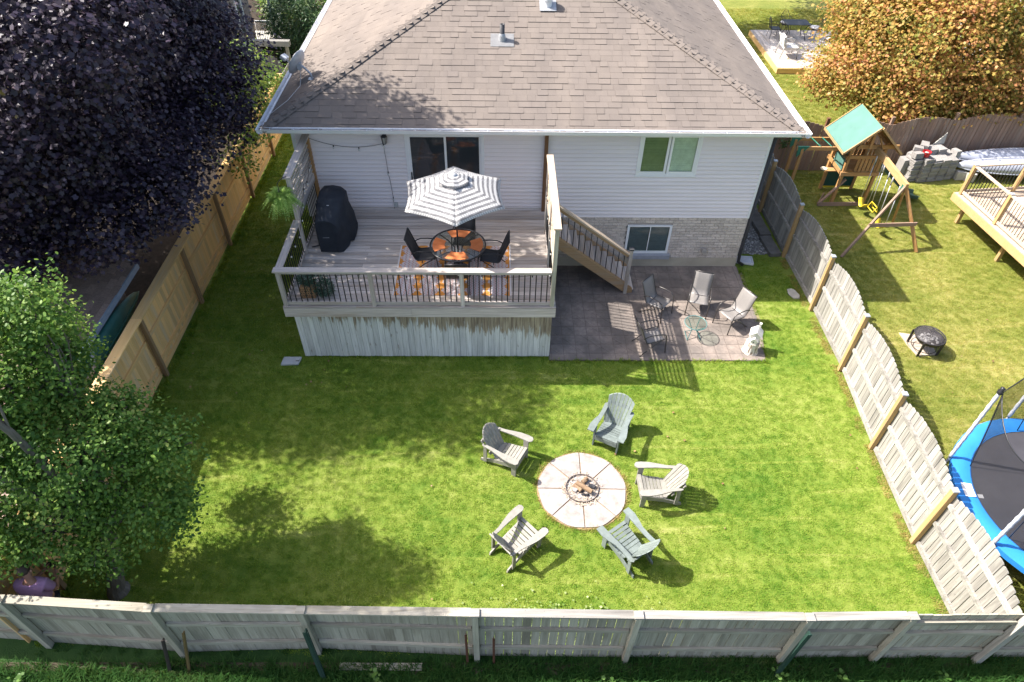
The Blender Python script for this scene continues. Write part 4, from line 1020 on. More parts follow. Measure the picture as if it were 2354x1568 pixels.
box('handle', (-4.22, 13.595, DZ+.46), (.16, .02, .03), plain('handle_grey', (.2, .2, .21)), o)
tube('gas_hose', [(-4.42, 13.95, DZ+.05), (-4.55, 13.85, DZ+.02), (-4.68, 13.8, DZ+.02)], .012, BLACK, o)
# ------------------------------------------------------------------ potted shrub in a lattice basket
o = T('potted_plant', 'bushy blue-green plant in a tan lattice planter in the deck corner', 'plant', (-4.35, 12.0, DZ))
PLT = plain('tan_planter', (.42, .24, .12), .8, .2, 0, .03); HOL = plain('planter_hole', (.05, .035, .025), .9)
b = B(); b.span((-4.53, 11.85, DZ), (-4.21, 12.15, DZ+.30)); q = b.mk('planter', PLT, o); b = B()
for r in range(5):
    for c in range(6): b.span((-4.515+c*.05+.02*(r % 2), 11.846, DZ+.03+r*.052), (-4.49+c*.05+.02*(r % 2), 11.851, DZ+.052+r*.052))
b.mk('lattice_hole', HOL, q)
def sprigs(cs, n, ln, lw, seed, droop=.25):
    rg = random.Random(seed); b = B()
    for i in range(n):
        (cx, cy, cz), r = rg.choice(cs); d = Vector((rg.gauss(0, 1), rg.gauss(0, 1), rg.gauss(.1, .9))).normalized(); p = Vector((cx, cy, cz))+Vector((d.x*r[0], d.y*r[1], d.z*r[2]))*rg.uniform(.55, 1.05)
        e = (d+Vector((rg.gauss(0, .5), rg.gauss(0, .5), rg.gauss(.1, .5)))).normalized(); l = ln*rg.uniform(.6, 1.3); s = e.cross(Vector((rg.gauss(0, 1), rg.gauss(0, 1), rg.gauss(0, 1)))).normalized()*lw
        b.add([p, p+e*l*.5+s, p+e*l-Vector((0, 0, l*droop)), p+e*l*.5-s], [(0, 1, 2, 3)])
    return b
sprigs([((-4.15, 11.98, DZ+.36), (.28, .2, .27)), ((-3.98, 11.96, DZ+.22), (.20, .17, .22)), ((-4.4, 12.05, DZ+.4), (.2, .14, .16))], 2600, .055, .011, 3).mk('foliage', leafmat('bluegreen_leaf', [(.2, (.03, .075, .05)), (.8, (.14, .23, .15))], .2), o)
# ------------------------------------------------------------------ hanging fern
o = T('hanging_fern', 'bright green fern hanging from a hook at the end of the left screen', 'plant', (-5.15, 13.28, 3.0))
fcn = Vector((-4.95, 13.27, 3.70)); b = B(); rg = random.Random(8)
for i in range(270):
    a = rg.uniform(0, 6.283); el = rg.uniform(-.1, 1.25); L = rg.uniform(.34, .60); d = Vector((math.cos(a)*math.cos(el), math.sin(a)*math.cos(el), math.sin(el)))
    pts = []; p = Vector(fcn)
    for k in range(9):
        t = k/8; pts.append(fcn+Vector((d.x, d.y, 0))*L*t*(1.15-.15*t)+Vector((0, 0, d.z*L*t*.95-L*.80*t*t*(.55+.45*math.cos(el)))))
    sd = Vector((-math.sin(a), math.cos(a), rg.uniform(-.3, .3)))
    for k in range(1, 9):
        w_ = .050*math.sin(math.pi*min(1, .18+.8*(k/8)))*rg.uniform(.8, 1.1); dr = (pts[k]-pts[k-1])
        for sg in (-1, 1):
            for h in (0, .5):
                q0 = pts[k-1]+dr*h; b.add([q0, q0+dr*.34, q0+dr*.55+sd*sg*w_], [(0, 1, 2)])
b.mk('fronds', leafmat('fern_leaf', [(.2, (.20, .36, .05)), (.8, (.42, .58, .15))], .4, .5, .3, 6), o)
B().lathe([(.12, .02), (.10, -.14), (.07, -.15), (0, -.15)], fcn, 12).mk('basket', plain('basket_brown', (.12, .09, .06), .9), o)
tube('hook', [(-4.80, 13.52, SCZ+.012), (-4.86, 13.44, SCZ+.02), (-4.92, 13.34, SCZ+.0), (-4.96, 13.29, SCZ-.05), (-4.95, 13.28, SCZ-.12), (-4.95, 13.27, fcn.z+.1)], .009, BLACK, o)
for k in range(3): tube('chain', [fcn+Vector((.11*math.cos(k*2.1), .11*math.sin(k*2.1), 0)), fcn+Vector((0, 0, .20))], .003, BLACK, o, 4)

# ------------------------------------------------------------------ small glass table, stump, birdhouse, splash block, covers
TEAL = plain('teal_metal', (.10, .22, .215), .4, .5, .2, .03)
o = T('side_table', 'small round glass table with teal folding legs on the patio', 'table', (5.02, 12.6, .018)); c = Vector((5.015, 12.61, .018))
B().lathe([(0, .452), (.27, .452), (.27, .458), (0, .458)], c, 32).mk('table_top', CGLASS, o); tube('rim', arc(c+Vector((0, 0, .455)), .278, 0, 2*math.pi*39/40, 39), .011, TEAL, o, 6, True)
for sx in (-1, 1):
    for sy in (-1, 1):
        tube('leg', [c+Vector((sx*.17, sy*.20, .45)), c+Vector((sx*.13, sy*.16, .40)), c+Vector((sx*.05, sy*.02, .22)), c+Vector((-sx*.02+sx*.19*1, -sy*.17, 0))], .010, TEAL, o, 6)
    tube('foot_bar', [c+Vector((sx*.17, -.17, .012)), c+Vector((sx*.17, .17, .012))], .010, TEAL, o, 6)
o = T('tree_stump', 'pale weathered log standing on end at the patio corner', 'stump', (6.38, 12.06, .018))
LOGM = N('birch_log'); _v = LOGM.obj(); cl = LOGM.ramp(LOGM.noise(LOGM.mapv(_v, (26, 26, 3)), 1, 4, .65), [(.42, (.20, .14, .10)), (.5, (.52, .48, .43)), (.7, (.64, .60, .55))]); LOGM.bump(LOGM.noise(LOGM.mapv(_v, (30, 30, 4)), 1, 3), .6, .02); LOGM = LOGM.fin(cl, .9, .2)
b = B(); rg = random.Random(4); n = 16; pr = []
for z, r in ((0, .205), (.06, .18), (.2, .165), (.34, .165), (.36, .15)): pr.append([(6.38+r*(1+.08*math.sin(3*k*.39)+rg.uniform(-.03, .03))*math.cos(k*2*math.pi/n), 12.06+r*(1+.06*math.cos(2*k*.39))*math.sin(k*2*math.pi/n), .016+z) for k in range(n)])
b.v = [p for r in pr for p in r]
for i in range(4):
    for k in range(n): b.f.append((i*n+k, i*n+(k+1) % n, (i+1)*n+(k+1) % n, (i+1)*n+k))
b.f.append(tuple(4*n+k for k in range(n))); b.mk('log', LOGM, o)
o = T('birdhouse', 'white wooden birdhouse with gabled roofs and a chimney, set on the log', 'birdhouse', (6.38, 12.08, .376))
BW = plain('birdhouse_white', (.66, .64, .58), .8, .2, 0, .05, 12, .12); BD = plain('birdhouse_hole', (.03, .03, .03)); BRF = plain('birdhouse_roof', (.60, .58, .54), .8, .2, 0, .05, 20, .14)
def LB(x, y, z, rz=R_(-24), c=Vector((6.40, 12.10, .376))): return c+Vector((x*math.cos(rz)-y*math.sin(rz), x*math.sin(rz)+y*math.cos(rz), z))
def gable(name, x0, x1, y0, y1, z0, z1, ov, m1, m2):
    b = B(); xm = (x0+x1)/2; P = [LB(x0, y0, z0), LB(x1, y0, z0), LB(x1, y0, z1), LB(xm, y0, z1+(x1-x0)*.45), LB(x0, y0, z1)]; b.prism(P, LB(0, y1, 0)-LB(0, y0, 0)); w = b.mk(name, m1, o)
    for s in (-1, 1):
        b = B(); e = xm+s*((x1-x0)/2+ov); zt = z1+(x1-x0)*.45; zb = z1-ov*.9
        b.prism([LB(xm, y0-ov, zt+.012), LB(e, y0-ov, zb+.012), LB(e, y0-ov, zb+.026), LB(xm, y0-ov, zt+.03)], LB(0, y1+ov, 0)-LB(0, y0-ov, 0)); b.mk('roof_panel', m2, w)
    return w
w = gable('house_box', -.12, .12, -.09, .15, 0, .20, .035, BW, BRF); gable('porch', -.075, .075, -.17, -.091, .0, .09, .025, BW, BRF)
b = B(); p = LB(0, -.093, .16); b.lathe([(.028, 0), (0, .001)], p, 10, Matrix.Rotation(R_(90), 3, 'X')); b.mk('entrance_hole', BD, w); b = B(); p = LB(0, -.173, .055); b.lathe([(.022, 0), (0, .001)], p, 10, Matrix.Rotation(R_(90), 3, 'X')); b.mk('entrance_hole', BD, w)
box('chimney', LB(.03, .12, .36), (.045, .045, .17), BW, w, rz=R_(-24)); box('chimney_cap', LB(.03, .12, .455), (.06, .06, .02), BW, w, rz=R_(-24))
o = T('splash_block', 'white plastic splash block under the dark downspout', 'splash block', (7.2, 15.85, .02)); WP = plain('splash_white', (.6, .6, .62), .6, .3, 0, .02, 8, .1)
P = [(6.93, 15.74), (7.42, 15.62), (7.46, 15.97), (6.98, 16.0)]; b = B(); b.prism([(x, y, .01) for x, y in P], (0, 0, .02))
for a, c in zip(P, P[1:]+P[:1]): b.beam((*a, .04), (*c, .04), .025, .06)
b.mk('tray', WP, o); b = B()
for k in range(5): b.beam((7.1, 15.74+.05*k, .038), (7.38, 15.70+.055*k, .038), .012, .012)
b.mk('ridges', WP, o)
LIDG = plain('lid_grey', (.48, .49, .50), .8, .3, 0, .03, 5, .15, .2)
o = T('utility_cover', 'pale square utility lid set in the grass by the deck corner', 'lid', (-5.1, 11.67, .02)); B().prism([(-5.35, 11.54, .0), (-4.93, 11.56, 0), (-4.90, 11.80, 0), (-5.33, 11.80, 0)], (0, 0, .045)).mk('lid', LIDG, o); box('lifting_slot', (-4.97, 11.66, .046), (.09, .02, .004), BD, o)
o = T('utility_cover', 'rounded concrete lid set in the grass by the right fence', 'lid', (8.2, 14.32, .02)); B().prism([(8.12+.02, 14.12, 0), (8.32, 14.12, 0), (8.36, 14.25, 0), (8.30, 14.47, 0), (8.22, 14.53, 0), (8.09, 14.50, 0), (8.06, 14.3, 0)], (-.02, 0, .04)).mk('lid', CONC, o)
o.location.x -= 0

# ------------------------------------------------------------------ fire pit
o = T('fire_pit', 'round in-ground fire pit ringed by eight pale concrete wedges', 'fire pit', (PIT[0], PIT[1], 0))
SLB = N('pit_slab'); _v = SLB.obj(); cl = SLB.ramp(SLB.noise(_v, 5, 5, .65), [(.3, (.23, .20, .185)), (.55, (.345, .31, .29)), (.8, (.265, .24, .225))]); SLB.bump(SLB.noise(_v, 60, 3), .3, .006); SLB = SLB.fin(vary(SLB, cl, .05), .9, .2)
for k in range(8):
    a0, a1 = k*math.pi/4+.010+R_(-1), (k+1)*math.pi/4-.010+R_(-1); b = B(); P = []
    for i in range(9): t = a0+(a1-a0)*i/8; r = .915+.012*math.sin(9*t); P.append((PIT[0]+r*math.cos(t), PIT[1]+r*math.sin(t), -.02))
    for i in range(5): t = a1-.03-(a1-a0-.06)*i/4; P.append((PIT[0]+.352*math.cos(t), PIT[1]+.352*math.sin(t), -.02))
    b.prism(P, (0, 0, .045+wob(.004))); b.mk('slab', SLB, o)
B().lathe([(.945, -.02), (.945, .004), (.0, .004)], (*PIT, 0), 40).mk('joint_soil', plain('joint_soil', (.27, .19, .11), .95, .1, 0, 0, 14, .35, .4), o)
RNG = plain('scorched_steel', (.20, .17, .155), .7, .3, .3, 0, 9, .4); B().lathe([(.345, -.02), (.345, .065), (.335, .065), (.335, -.02)], (*PIT, 0), 36).mk('ring', RNG, o)
ASH = plain('ash', (.36, .33, .31), .95, .1, 0, .2, 14, .45, .6); b = B(); rg = random.Random(2)
b.lathe([(.335, .02), (.2, .03), (0, .025)], (*PIT, 0), 24); b.mk('ash_bed', ASH, o)
b = B()
for i in range(620):
    a = rg.uniform(0, 6.283); r = .34*math.sqrt(rg.random()) if rg.random() < .55 else .36+abs(rg.gauss(0, .035)); x, y = r*math.cos(a), r*math.sin(a)
    if r > .35 and not (a > 3.0 and a < 5.6) and rg.random() < .75: continue
    z = .035 if r < .34 else .03; s = rg.uniform(.006, .02); d = rg.uniform(0, 3.14); b.box((PIT[0]+x, PIT[1]+y, z+rg.uniform(0, .012)), (s*rg.uniform(1, 3), s, s*.5), d)
q = b.mk('wood_chips', plain('wood_chip', (.40, .33, .26), .9, .1, 0, .35), o); q['kind'] = 'stuff'
LOGB = wood('burnt_log', (.20, .13, .08), (.36, .25, .16), (.05, .04, .035), .5, .1); CHR = plain('charcoal', (.03, .03, .035), .7, .3, 0, .1, 30, .4)
def log(lb, a, c, r, m, seed):
    q = T('log', lb, 'log', (*a[:2], .03), 'logs in the fire pit'); rg = random.Random(seed); a, c = Vector(a), Vector(c); b = B(); n = 9
    pts = [a+(c-a)*t for t in (0, .02, .3, .6, .98, 1)]; b.tube(pts, [r*.9, r, r*rg.uniform(.85, 1.05), r*rg.uniform(.85, 1.1), r, r*.85], n)
    b.v = [(x+rg.uniform(-.006, .006), y+rg.uniform(-.006, .006), z+rg.uniform(-.006, .006)) for x, y, z in b.v]; b.mk('bark', m, q); return q
px, py = PIT
log('long split log leaning diagonally across the fire pit', (px-.11, py+.09, .13), (px+.19, py-.14, .12), .048, LOGB['X'], 1)
log('short tan log end at the back of the fire pit', (px+.02, py+.12, .09), (px+.13, py+.22, .08), .045, LOGB['X'], 2)
log('short log under the long one at the left of the fire pit', (px-.17, py+.06, .07), (px-.02, py-.08, .07), .05, LOGB['Y'], 3)
log('blackened log at the right of the fire pit', (px+.14, py+.05, .06), (px+.27, py+.01, .06), .05, CHR, 4)
log('grey ashy log at the left edge of the fire pit', (px-.20, py-.02, .06), (px-.11, py-.08, .06), .045, ASH, 6)
for x, y, l_ in ((.02, -.16, 'in the middle front'), (.10, -.17, 'on the right front'), (-.03, -.09, 'just under the logs')): q = B().blob((px+x, py+y, .05), (.045, .035, .03), 6, 4, .3).mk('charcoal_lump', CHR); tag(q, 'lump of charcoal among the fire pit ashes, '+l_, 'charcoal', 'charcoal lumps in the ashes')

# ------------------------------------------------------------------ Adirondack chairs
TEALC = plain('bluegreen_lumber', (.165, .195, .185), .6, .3, 0, .09, 11, .2); GRYC = plain('warm_grey_lumber', (.26, .247, .218), .6, .3, 0, .09, 11, .17)
def adirondack(lbl, mat, fan, grp):
    o = T('adirondack_chair', lbl, 'chair', (0, 0, 0), grp)
    # rear stringers, seat slats
    for sy in (-1, 1):
        y = sy*.245; b = B()
        b.prism([(.335, y-.014, .22), (.335, y-.014, .355), (-.10, y-.014, .245), (-.50, y-.014, .07), (-.52, y-.014, .0), (-.44, y-.014, .0), (-.12, y-.014, .13)], (0, .028, 0)); b.mk('stringer', mat, o)
        b = B(); y = sy*.275; b.prism([(.255, y-.015, 0), (.355, y-.015, 0), (.36, y-.015, .565), (.25, y-.015, .565)], (0, .03, 0)); b.mk('front_leg', mat, o)
        b = B(); y = sy*.285; b.prism([(-.42, y-.014, .05), (-.34, y-.014, .09), (-.34, y-.014, .555), (-.41, y-.014, .555)], (0, .028, 0)); b.mk('rear_post', mat, o)
        # arm with a curved outline
        pr = [(.43, .30), (.435, .36), (.40, .405), (.30, .415), (.12, .40), (-.05, .36), (-.22, .315), (-.40, .30), (-.445, .285), (-.45, .245), (-.40, .235), (-.2, .245), (0, .262), (.2, .262), (.38, .262)]
        if fan: pr = [(.45, .27), (.45, .41), (.28, .42), (.12, .385), (-.02, .34), (-.2, .335), (-.42, .345), (-.46, .30), (-.44, .25), (-.2, .245), (.02, .25), (.2, .262)]
        b = B(); b.prism([(x, sy*yy, .567) for x, yy in (pr if sy > 0 else pr[::-1])], (0, 0, .026)); b.mk('arm', mat, o)
    n = 7; 
    for k in range(n):
        t = k/(n-1); x = .325-t*.47; z = .362-t*.118-.02*math.sin(math.pi*t); sl = Matrix.Rotation(-.25+(.16 if k == 0 else 0), 3, 'Y')
        if k == n-1:
            b = B(); b.prism([(x+.035, -.235, z), (x+.035, .235, z)]+[(x-.03-.045*math.cos(a), .235*math.sin(a), z-.01) for a in [math.pi/2-i*math.pi/8 for i in range(9)]], (0, 0, .022)); b.mk('seat_slat', mat, o)
        else: box('seat_slat', (x, 0, z+.011), (.066, .50, .022), mat, o, tilt=sl)
    box('apron', (.352, 0, .29), (.024, .50, .12), mat, o)
    # fanned back
    nb = 7 if fan else 6; wb, wt, H = (.43, .63, .80) if fan else (.42, .54, .74); lean = .50
    for k in range(nb):
        u0, u1 = k/nb, (k+1)/nb; g = .004 if fan else .006
        def pt(u, v, back=0):
            wv = wb+(wt-wb)*v/H; yy = (u-.5)*wv; cv = .06*(1-(2*u-1)**2)
            return Vector((-.155-lean*v*.88-cv*.9-back, yy, .215+v*.87+back*.4))
        top = lambda u: H*(1-(.13 if fan else .22)*(2*u-1)**2)
        du = g/.5; a, c = u0+du, u1-du; P = [pt(a, 0), pt(c, 0), pt(c, top(c)), pt((a+c)/2, top((a+c)/2)+.002), pt(a, top(a))]
        b = B(); b.prism(P, pt(.5, 0, .02)-pt(.5, 0)); b.mk('back_slat', mat, o)
    for v in (.14, .52):
        p = Vector((-.155-lean*v*.88-.075, 0, .215+v*.87)); box('back_brace', p, (.026, .56 if v > .3 else .48, .075), mat, o, tilt=Matrix.Rotation(-.5, 3, 'Y'))
    return o
GA = 'Adirondack chairs round the fire pit'
c = adirondack('blue-green Adirondack chair behind the fire pit, nearest the house', TEALC, True, GA); kk = kids(c); c.location = (2.476, 9.295, 0); c.rotation_euler.z = R_(-118)
dup(c, (2.446, 6.555, 0), R_(125), 'blue-green Adirondack chair in front of the fire pit, back to the rear fence', kk)
c = adirondack('warm grey Adirondack chair left of the fire pit, nearest the tree shadow', GRYC, False, GA); kk = kids(c); c.location = (.175, 8.70, 0); c.rotation_euler.z = R_(-28.8)
dup(c, (3.23, 7.825, 0), R_(181), 'warm grey Adirondack chair right of the fire pit, facing left', kk)
dup(c, (.368, 6.65, 0), R_(42.7), 'warm grey Adirondack chair at the lower left of the fire pit', kk)
# ------------------------------------------------------------------ right neighbour: play set
ps = T('play_set', 'cedar play tower with green and yellow roof, monkey bars, slide and swing beam', 'play set', (11.3, 19, 0))
GRP = plain('green_tarp', (.085, .19, .16), .6, .3, 0, 0, 3, .1); YEL = plain('yellow_plastic', (.62, .47, .03), .45, .4, 0, .03); GPL = plain('green_plastic', (.02, .15, .10), .45, .4, 0, 0); CHN = plain('chain', (.55, .55, .56), .4, .5, .4, .05); DKG = plain('chalkboard', (.012, .07, .065), .4, .4); SLG_ = plain('slide_green', (.07, .13, .105), .4, .5)
tx0, tx1, ty0, ty1 = 10.88, 11.92, 18.92, 19.92
for x in (tx0, tx1):
    for y in (ty0, ty1): box('tower_post', (x, y, 1.1), (.09, .09, 2.2), PLAY['Z'], ps)
for y in (ty0-.065, ty1+.065):
    for z, h in ((1.16, .13), (2.10, .13)): span('beam', (tx0-.38 if z > 2 else tx0-.1, y-.02, z-h/2), (tx1+.34 if z > 2 else tx1+.1, y+.02, z+h/2), PLAY['X'], ps)
span('beam', (tx0-.02, ty0-.062, 1.68), (tx1+.05, ty0-.022, 1.79), PLAY['X'], ps)
for x in (tx0-.07, tx1+.07):
    for z in (1.16, 1.70, 2.10): span('beam', (x-.02, ty0-.04, z-.055), (x+.02, ty1+.04, z+.055), PLAY['Y'], ps)
for k in range(8): span('floor_board', (tx0+.02, ty0+.03+k*.125, 1.22), (tx1-.02, ty0+.15+k*.125, 1.245), PLAY['X'], ps)
for k in range(8):
    x = tx0+.10+k*.125
    if k > 1: span('slat', (x-.045, ty0-.02, 1.20), (x+.045, ty0+.0, 1.72), PLAY['Z'], ps)
    span('slat', (x-.045, ty1+.0, 1.20), (x+.045, ty1+.02, 1.72), PLAY['Z'], ps)
for k in range(4): span('slat', (tx1+.02, ty0+.12+k*.2, 1.20), (tx1+.045, ty0+.21+k*.2, 1.70), PLAY['Z'], ps)
B().prism([(tx0-.03, ty0+.06, 1.15), (tx0-.03, ty1-.25, 1.15), (tx0-.03, ty1-.25, 2.05), (tx0-.03, ty0+.06, 2.05)], (-.015, 0, 0)).mk('side_tarp', GRP, ps)
RA, RL, RR = (11.27, 2.93), (10.40, 2.13), (12.17, 2.11)
for (ex, ez), m in ((RL, GRP), (RR, YEL)):
    sg = -1 if ex < RA[0] else 1; b = B(); b.prism([(RA[0]+sg*.003, 18.44, RA[1]), (ex, 18.44, ez), (ex, 18.44, ez-.02), (RA[0]+sg*.003, 18.44, RA[1]-.02)], (0, 1.58, 0)); rp = b.mk('roof_panel', m, ps)
    for y in (18.425, 20.05): beam('rafter', (RA[0]+sg*.02, y, RA[1]-.03), (ex, y, ez-.03), .03, .06, TREAT['X'], ps)
    span('eave_trim', (ex-.02, 18.44, ez-.09), (ex+.02, 20.1, ez-.02), TREAT['Y'], ps)
for x in (10.9, 11.3, 11.7): beam('gable_post', (x, 18.72, 2.1), (x+(11.27-x)*.5, 18.72, 2.1+.82*(1-abs(x-11.27)/.87)-.05), .08, .035, PLAY['Z'], ps)
# chalkboard and sand box boards below
span('chalkboard', (tx0+.05, ty1-.02, .12), (tx1-.05, ty1-.0, .72), DKG, ps)
for z in (.09, .74): span('board_trim', (tx0+.03, ty1-.035, z-.025), (tx1-.03, ty1+.01, z+.025), YEL, ps)
span('shelf', (tx0-.2, ty1-.3, .80), (tx1-.1, ty1-.05, .83), PLAY['X'], ps); B().lathe([(0, .0), (.11, 0), (.11, .03), (0, .03)], (tx0-.2, ty1-.16, .82), 14).mk('bowl', plain('cream_plastic', (.6, .55, .42)), ps)
beam('sand_board', (10.42, 18.82, .07), (11.85, 18.86, .07), .03, .13, BROWNF['X'], ps); beam('brace', (10.42, 18.86, .05), (11.05, 18.90, .95), .09, .04, BROWNF['X'], ps); beam('sand_board', (10.42, 18.86, .05), (10.85, 19.5, .05), .03, .1, BROWNF['Y'], ps)
# monkey bars
for y in (19.10, 19.72): beam('beam', (9.25, y, 1.90), (10.95, y, 1.90), .045, .12, PLAY['X'], ps); box('tower_post', (9.42, y, .95), (.08, .08, 1.9), PLAY['Z'], ps); B().prism([(9.26, y-.03, 1.97), (9.62, y-.03, 1.97), (9.30, y-.03, 1.62)], (0, .06, 0)).mk('bracket', GPL, ps)
for x in (9.98, 10.33, 10.68): tube('rung', [(x-.1, 19.72, 1.955), (x, 19.10, 1.955)], .018, GPL, ps)
# swing beam and A-frame
b0, b1 = Vector((11.62, 18.86, 2.02)), Vector((11.75, 16.92, 1.86)); beam('swing_beam', b0, b1, .09, .20, TREAT['Y'], ps)
ap = Vector((11.75, 16.97, 1.82))
for q in ((10.19, 16.06, 0), (12.575, 16.33, 0), (12.43, 17.75, 0)): beam('frame_leg', ap+Vector((0, 0, .05)), q, .055, .10, PLAY['Z'] if q[0] > 11 else BROWNF['Z'], ps)
l1 = ap+(Vector((10.19, 16.06, 0))-ap)*.53; l2 = ap+(Vector((12.575, 16.33, 0))-ap)*.55; beam('cross_bar', l1-Vector((.08, .03, 0)), l2+Vector((.14, -.03, 0)), .04, .12, BROWNF['X'], ps)
box('bracket', ap+Vector((0, .04, -.02)), (.13, .12, .14), GPL, ps)
def bpt(y): t = (y-b0.y)/(b1.y-b0.y); return b0+(b1-b0)*t-Vector((0, 0, .1))
def sw(ya, yb_, z, dx, glider=False):
    a, c = bpt(ya), bpt(yb_); ea, ec = Vector((a.x+dx, ya-.12, z+.18)), Vector((c.x+dx, yb_-.12, z+.18))
    for p, q in ((a, ea), (c, ec)):
        tube('chain', [p, p+(q-p)*.22], .022, CHN, ps, 5); tube('rope', [p+(q-p)*.22, q], .011, CHN, ps, 5)
    if not glider:
        b = B(); b.grid(lambda u, v: (ea.x+(v-.5)*.16, ea.y+(ec.y-ea.y)*u, z+.18-.20*math.sin(math.pi*u)), 10, 1); s = b.mk('swing_seat', YEL, ps, smooth=True); md = s.modifiers.new('t', 'SOLIDIFY'); md.thickness = .018
    else:
        b = B(); b.tube([ea-Vector((0, 0, .02)), ec-Vector((0, 0, .02))], .018); b.tube([ea+Vector((-.07, 0, -.2)), ec+Vector((-.07, 0, -.2))], .018); b.tube([ea+Vector((.07, 0, -.2)), ec+Vector((.07, 0, -.2))], .018)
        for e in (ea, ec): b.tube([e+Vector((-.07, 0, -.2)), e, e+Vector((.07, 0, -.2))], .018)
        b.mk('trapeze_bar', YEL, ps, smooth=True)
sw(18.72, 18.30, .30, -.02); sw(18.20, 17.86, .48, .02, True); sw(17.62, 17.18, .26, .02)
# slide
b = B(); sl0 = [(11.98, 19.45, 1.22), (12.2, 19.45, 1.2), (12.7, 19.42, .78), (13.2, 19.38, .38), (13.55, 19.35, .12), (13.85, 19.33, .07)]
for i in range(len(sl0)): x, y, z = sl0[i]; b.v += [(x, y-.24, z+.11), (x, y-.20, z+.11), (x, y-.18, z), (x, y+.18, z), (x, y+.20, z+.11), (x, y+.24, z+.11)]
for i in range(len(sl0)-1):
    for k in range(5): b.f.append((i*6+k, i*6+k+1, i*6+k+7, i*6+k+6))
q = b.mk('slide', SLG_, ps, smooth=False); md = q.modifiers.new('t', 'SOLIDIFY'); md.thickness = .02
# ------------------------------------------------------------------ paver stack, bucket
pk = T('paver_stack', 'stacked piles of thin grey pavers with loose blocks on top against the brown fence', 'paver stack', (14.9, 20.7, 0))
PVM = plain('grey_paver', (.27, .255, .245), .9, .2, 0, .16, 12, .15, .3)
pv0 = None
def pav(p, rz, d=(.30, .30, .05)):
    return box('paver', p, d, PVM, pk, rz=rz)
for i, (x, y, n_) in enumerate([(14.14, 20.62, 14), (14.50, 20.58, 15), (14.83, 20.62, 14), (15.15, 20.68, 14), (15.48, 20.76, 13)]):
    pv0 = None; h = .056
    for k in range(n_):
        p = (x+wob(.018), y+wob(.02), .03+k*h)
        if pv0 is None: pv0 = box('paver', p, (.318, .44, .050), PVM, pk, rz=.12)
        else: inst('paver', pv0, pk, p, (0, 0, .12+wob(.02)))
for i, (x, y, n_) in enumerate([(14.45, 20.98, 9), (14.80, 21.02, 17), (15.14, 21.06, 17), (15.46, 21.12, 14)]):
    pv0 = None
    for k in range(n_):
        p = (x+wob(.006), y+wob(.006), .03+k*.056)
        if pv0 is None: pv0 = box('paver', p, (.318, .34, .05), PVM, pk, rz=.12)
        else: inst('paver', pv0, pk, p, (0, 0, .12+wob(.02)))
for x, y, z, d, r in ((14.12, 20.55, .92, (.30, .22, .18), .2), (14.15, 20.85, .75, (.34, .24, .2), .5), (14.26, 20.86, .98, (.28, .22, .17), -.4), (14.55, 21.02, .70, (.30, .26, .22), .3), (14.55, 21.05, 1.02, (.24, .34, .14), -.5), (13.90, 20.75, .35, (.26, .3, .7), .2), (15.70, 20.95, .45, (.2, .28, .9), .3), (15.78, 20.75, .12, (.2, .2, .24), .4)):
    b = B(); b.box((x, y, z), d, r, Matrix.Rotation(wob(.15), 3, 'X')); b.mk('block', PVM, pk)
b = B(); b.prism([(14.95, 21.22, .95), (15.38, 21.32, .95), (15.36, 21.36, 1.32)], (0, .03, .01)); b.mk('broken_slab', CONC, pk)
o = T('bucket', 'small red bucket sitting on the paver stack', 'bucket', (14.42, 20.60, .86)); RED = plain('red_plastic', (.50, .02, .03), .4, .5)
B().lathe([(0, 0), (.11, 0), (.14, .17), (.15, .17), (.13, .17), (.10, .02), (0, .02)], (14.42, 20.58, .872), 14).mk('pail', RED, o); B().blob((14.42, 20.58, .99), (.08, .07, .03), 6, 4).mk('contents', plain('cream_lump', (.55, .5, .45)), o)
# ------------------------------------------------------------------ boats
def hull(lbl, x0, x1, yc, z0, hw, ht, m, rz):
    o = T('canoe', lbl, 'canoe', (x0, yc, z0), 'upturned canoes'); b = B(); n = 16
    def fn(u, v):
        s = math.sin(math.pi*min(max(u, .0), 1))**.62; a = math.pi*v; y = -math.cos(a)*hw*s; z = math.sin(a)**.8*ht*(.35+.65*s)+.12*(1-s)
        x = (x1-x0)*u; return (x0+x*math.cos(rz)-y*math.sin(rz), yc+x*math.sin(rz)+y*math.cos(rz), z0+z)
    b.grid(fn, 24, 10); q = b.mk('hull', m, o, smooth=True); md = q.modifiers.new('t', 'SOLIDIFY'); md.thickness = .02
    tube('gunwale', [fn(k/16, 0) for k in range(17)], .02, m, o, 6); tube('gunwale', [fn(k/16, 1) for k in range(17)], .02, m, o, 6); tube('keel', [Vector(fn(k/16, .5))+Vector((0, 0, .012)) for k in range(1, 16)], .012, m, o, 5)
CAN = plain('canoe_grey', (.38, .40, .47), .35, .5, 0, .03, 1.5, .07)
hull('upturned pale grey canoe nearest the tan deck', 15.75, 20.6, 20.68, .32, .44, .40, CAN, .035)
hull('upturned pale grey canoe behind the other, against the brown fence', 15.95, 20.8, 21.25, .34, .42, .42, CAN, .03)
for x, l in ((15.95, 'concrete block under the bow of the canoe, left'), (16.25, 'concrete block under the canoe, second from its bow')): q = box('block', (x, 20.6-.5*(x-15.95), .15), (.3, .2, .3), CONC); tag(q, l, 'block', 'blocks under the canoe')
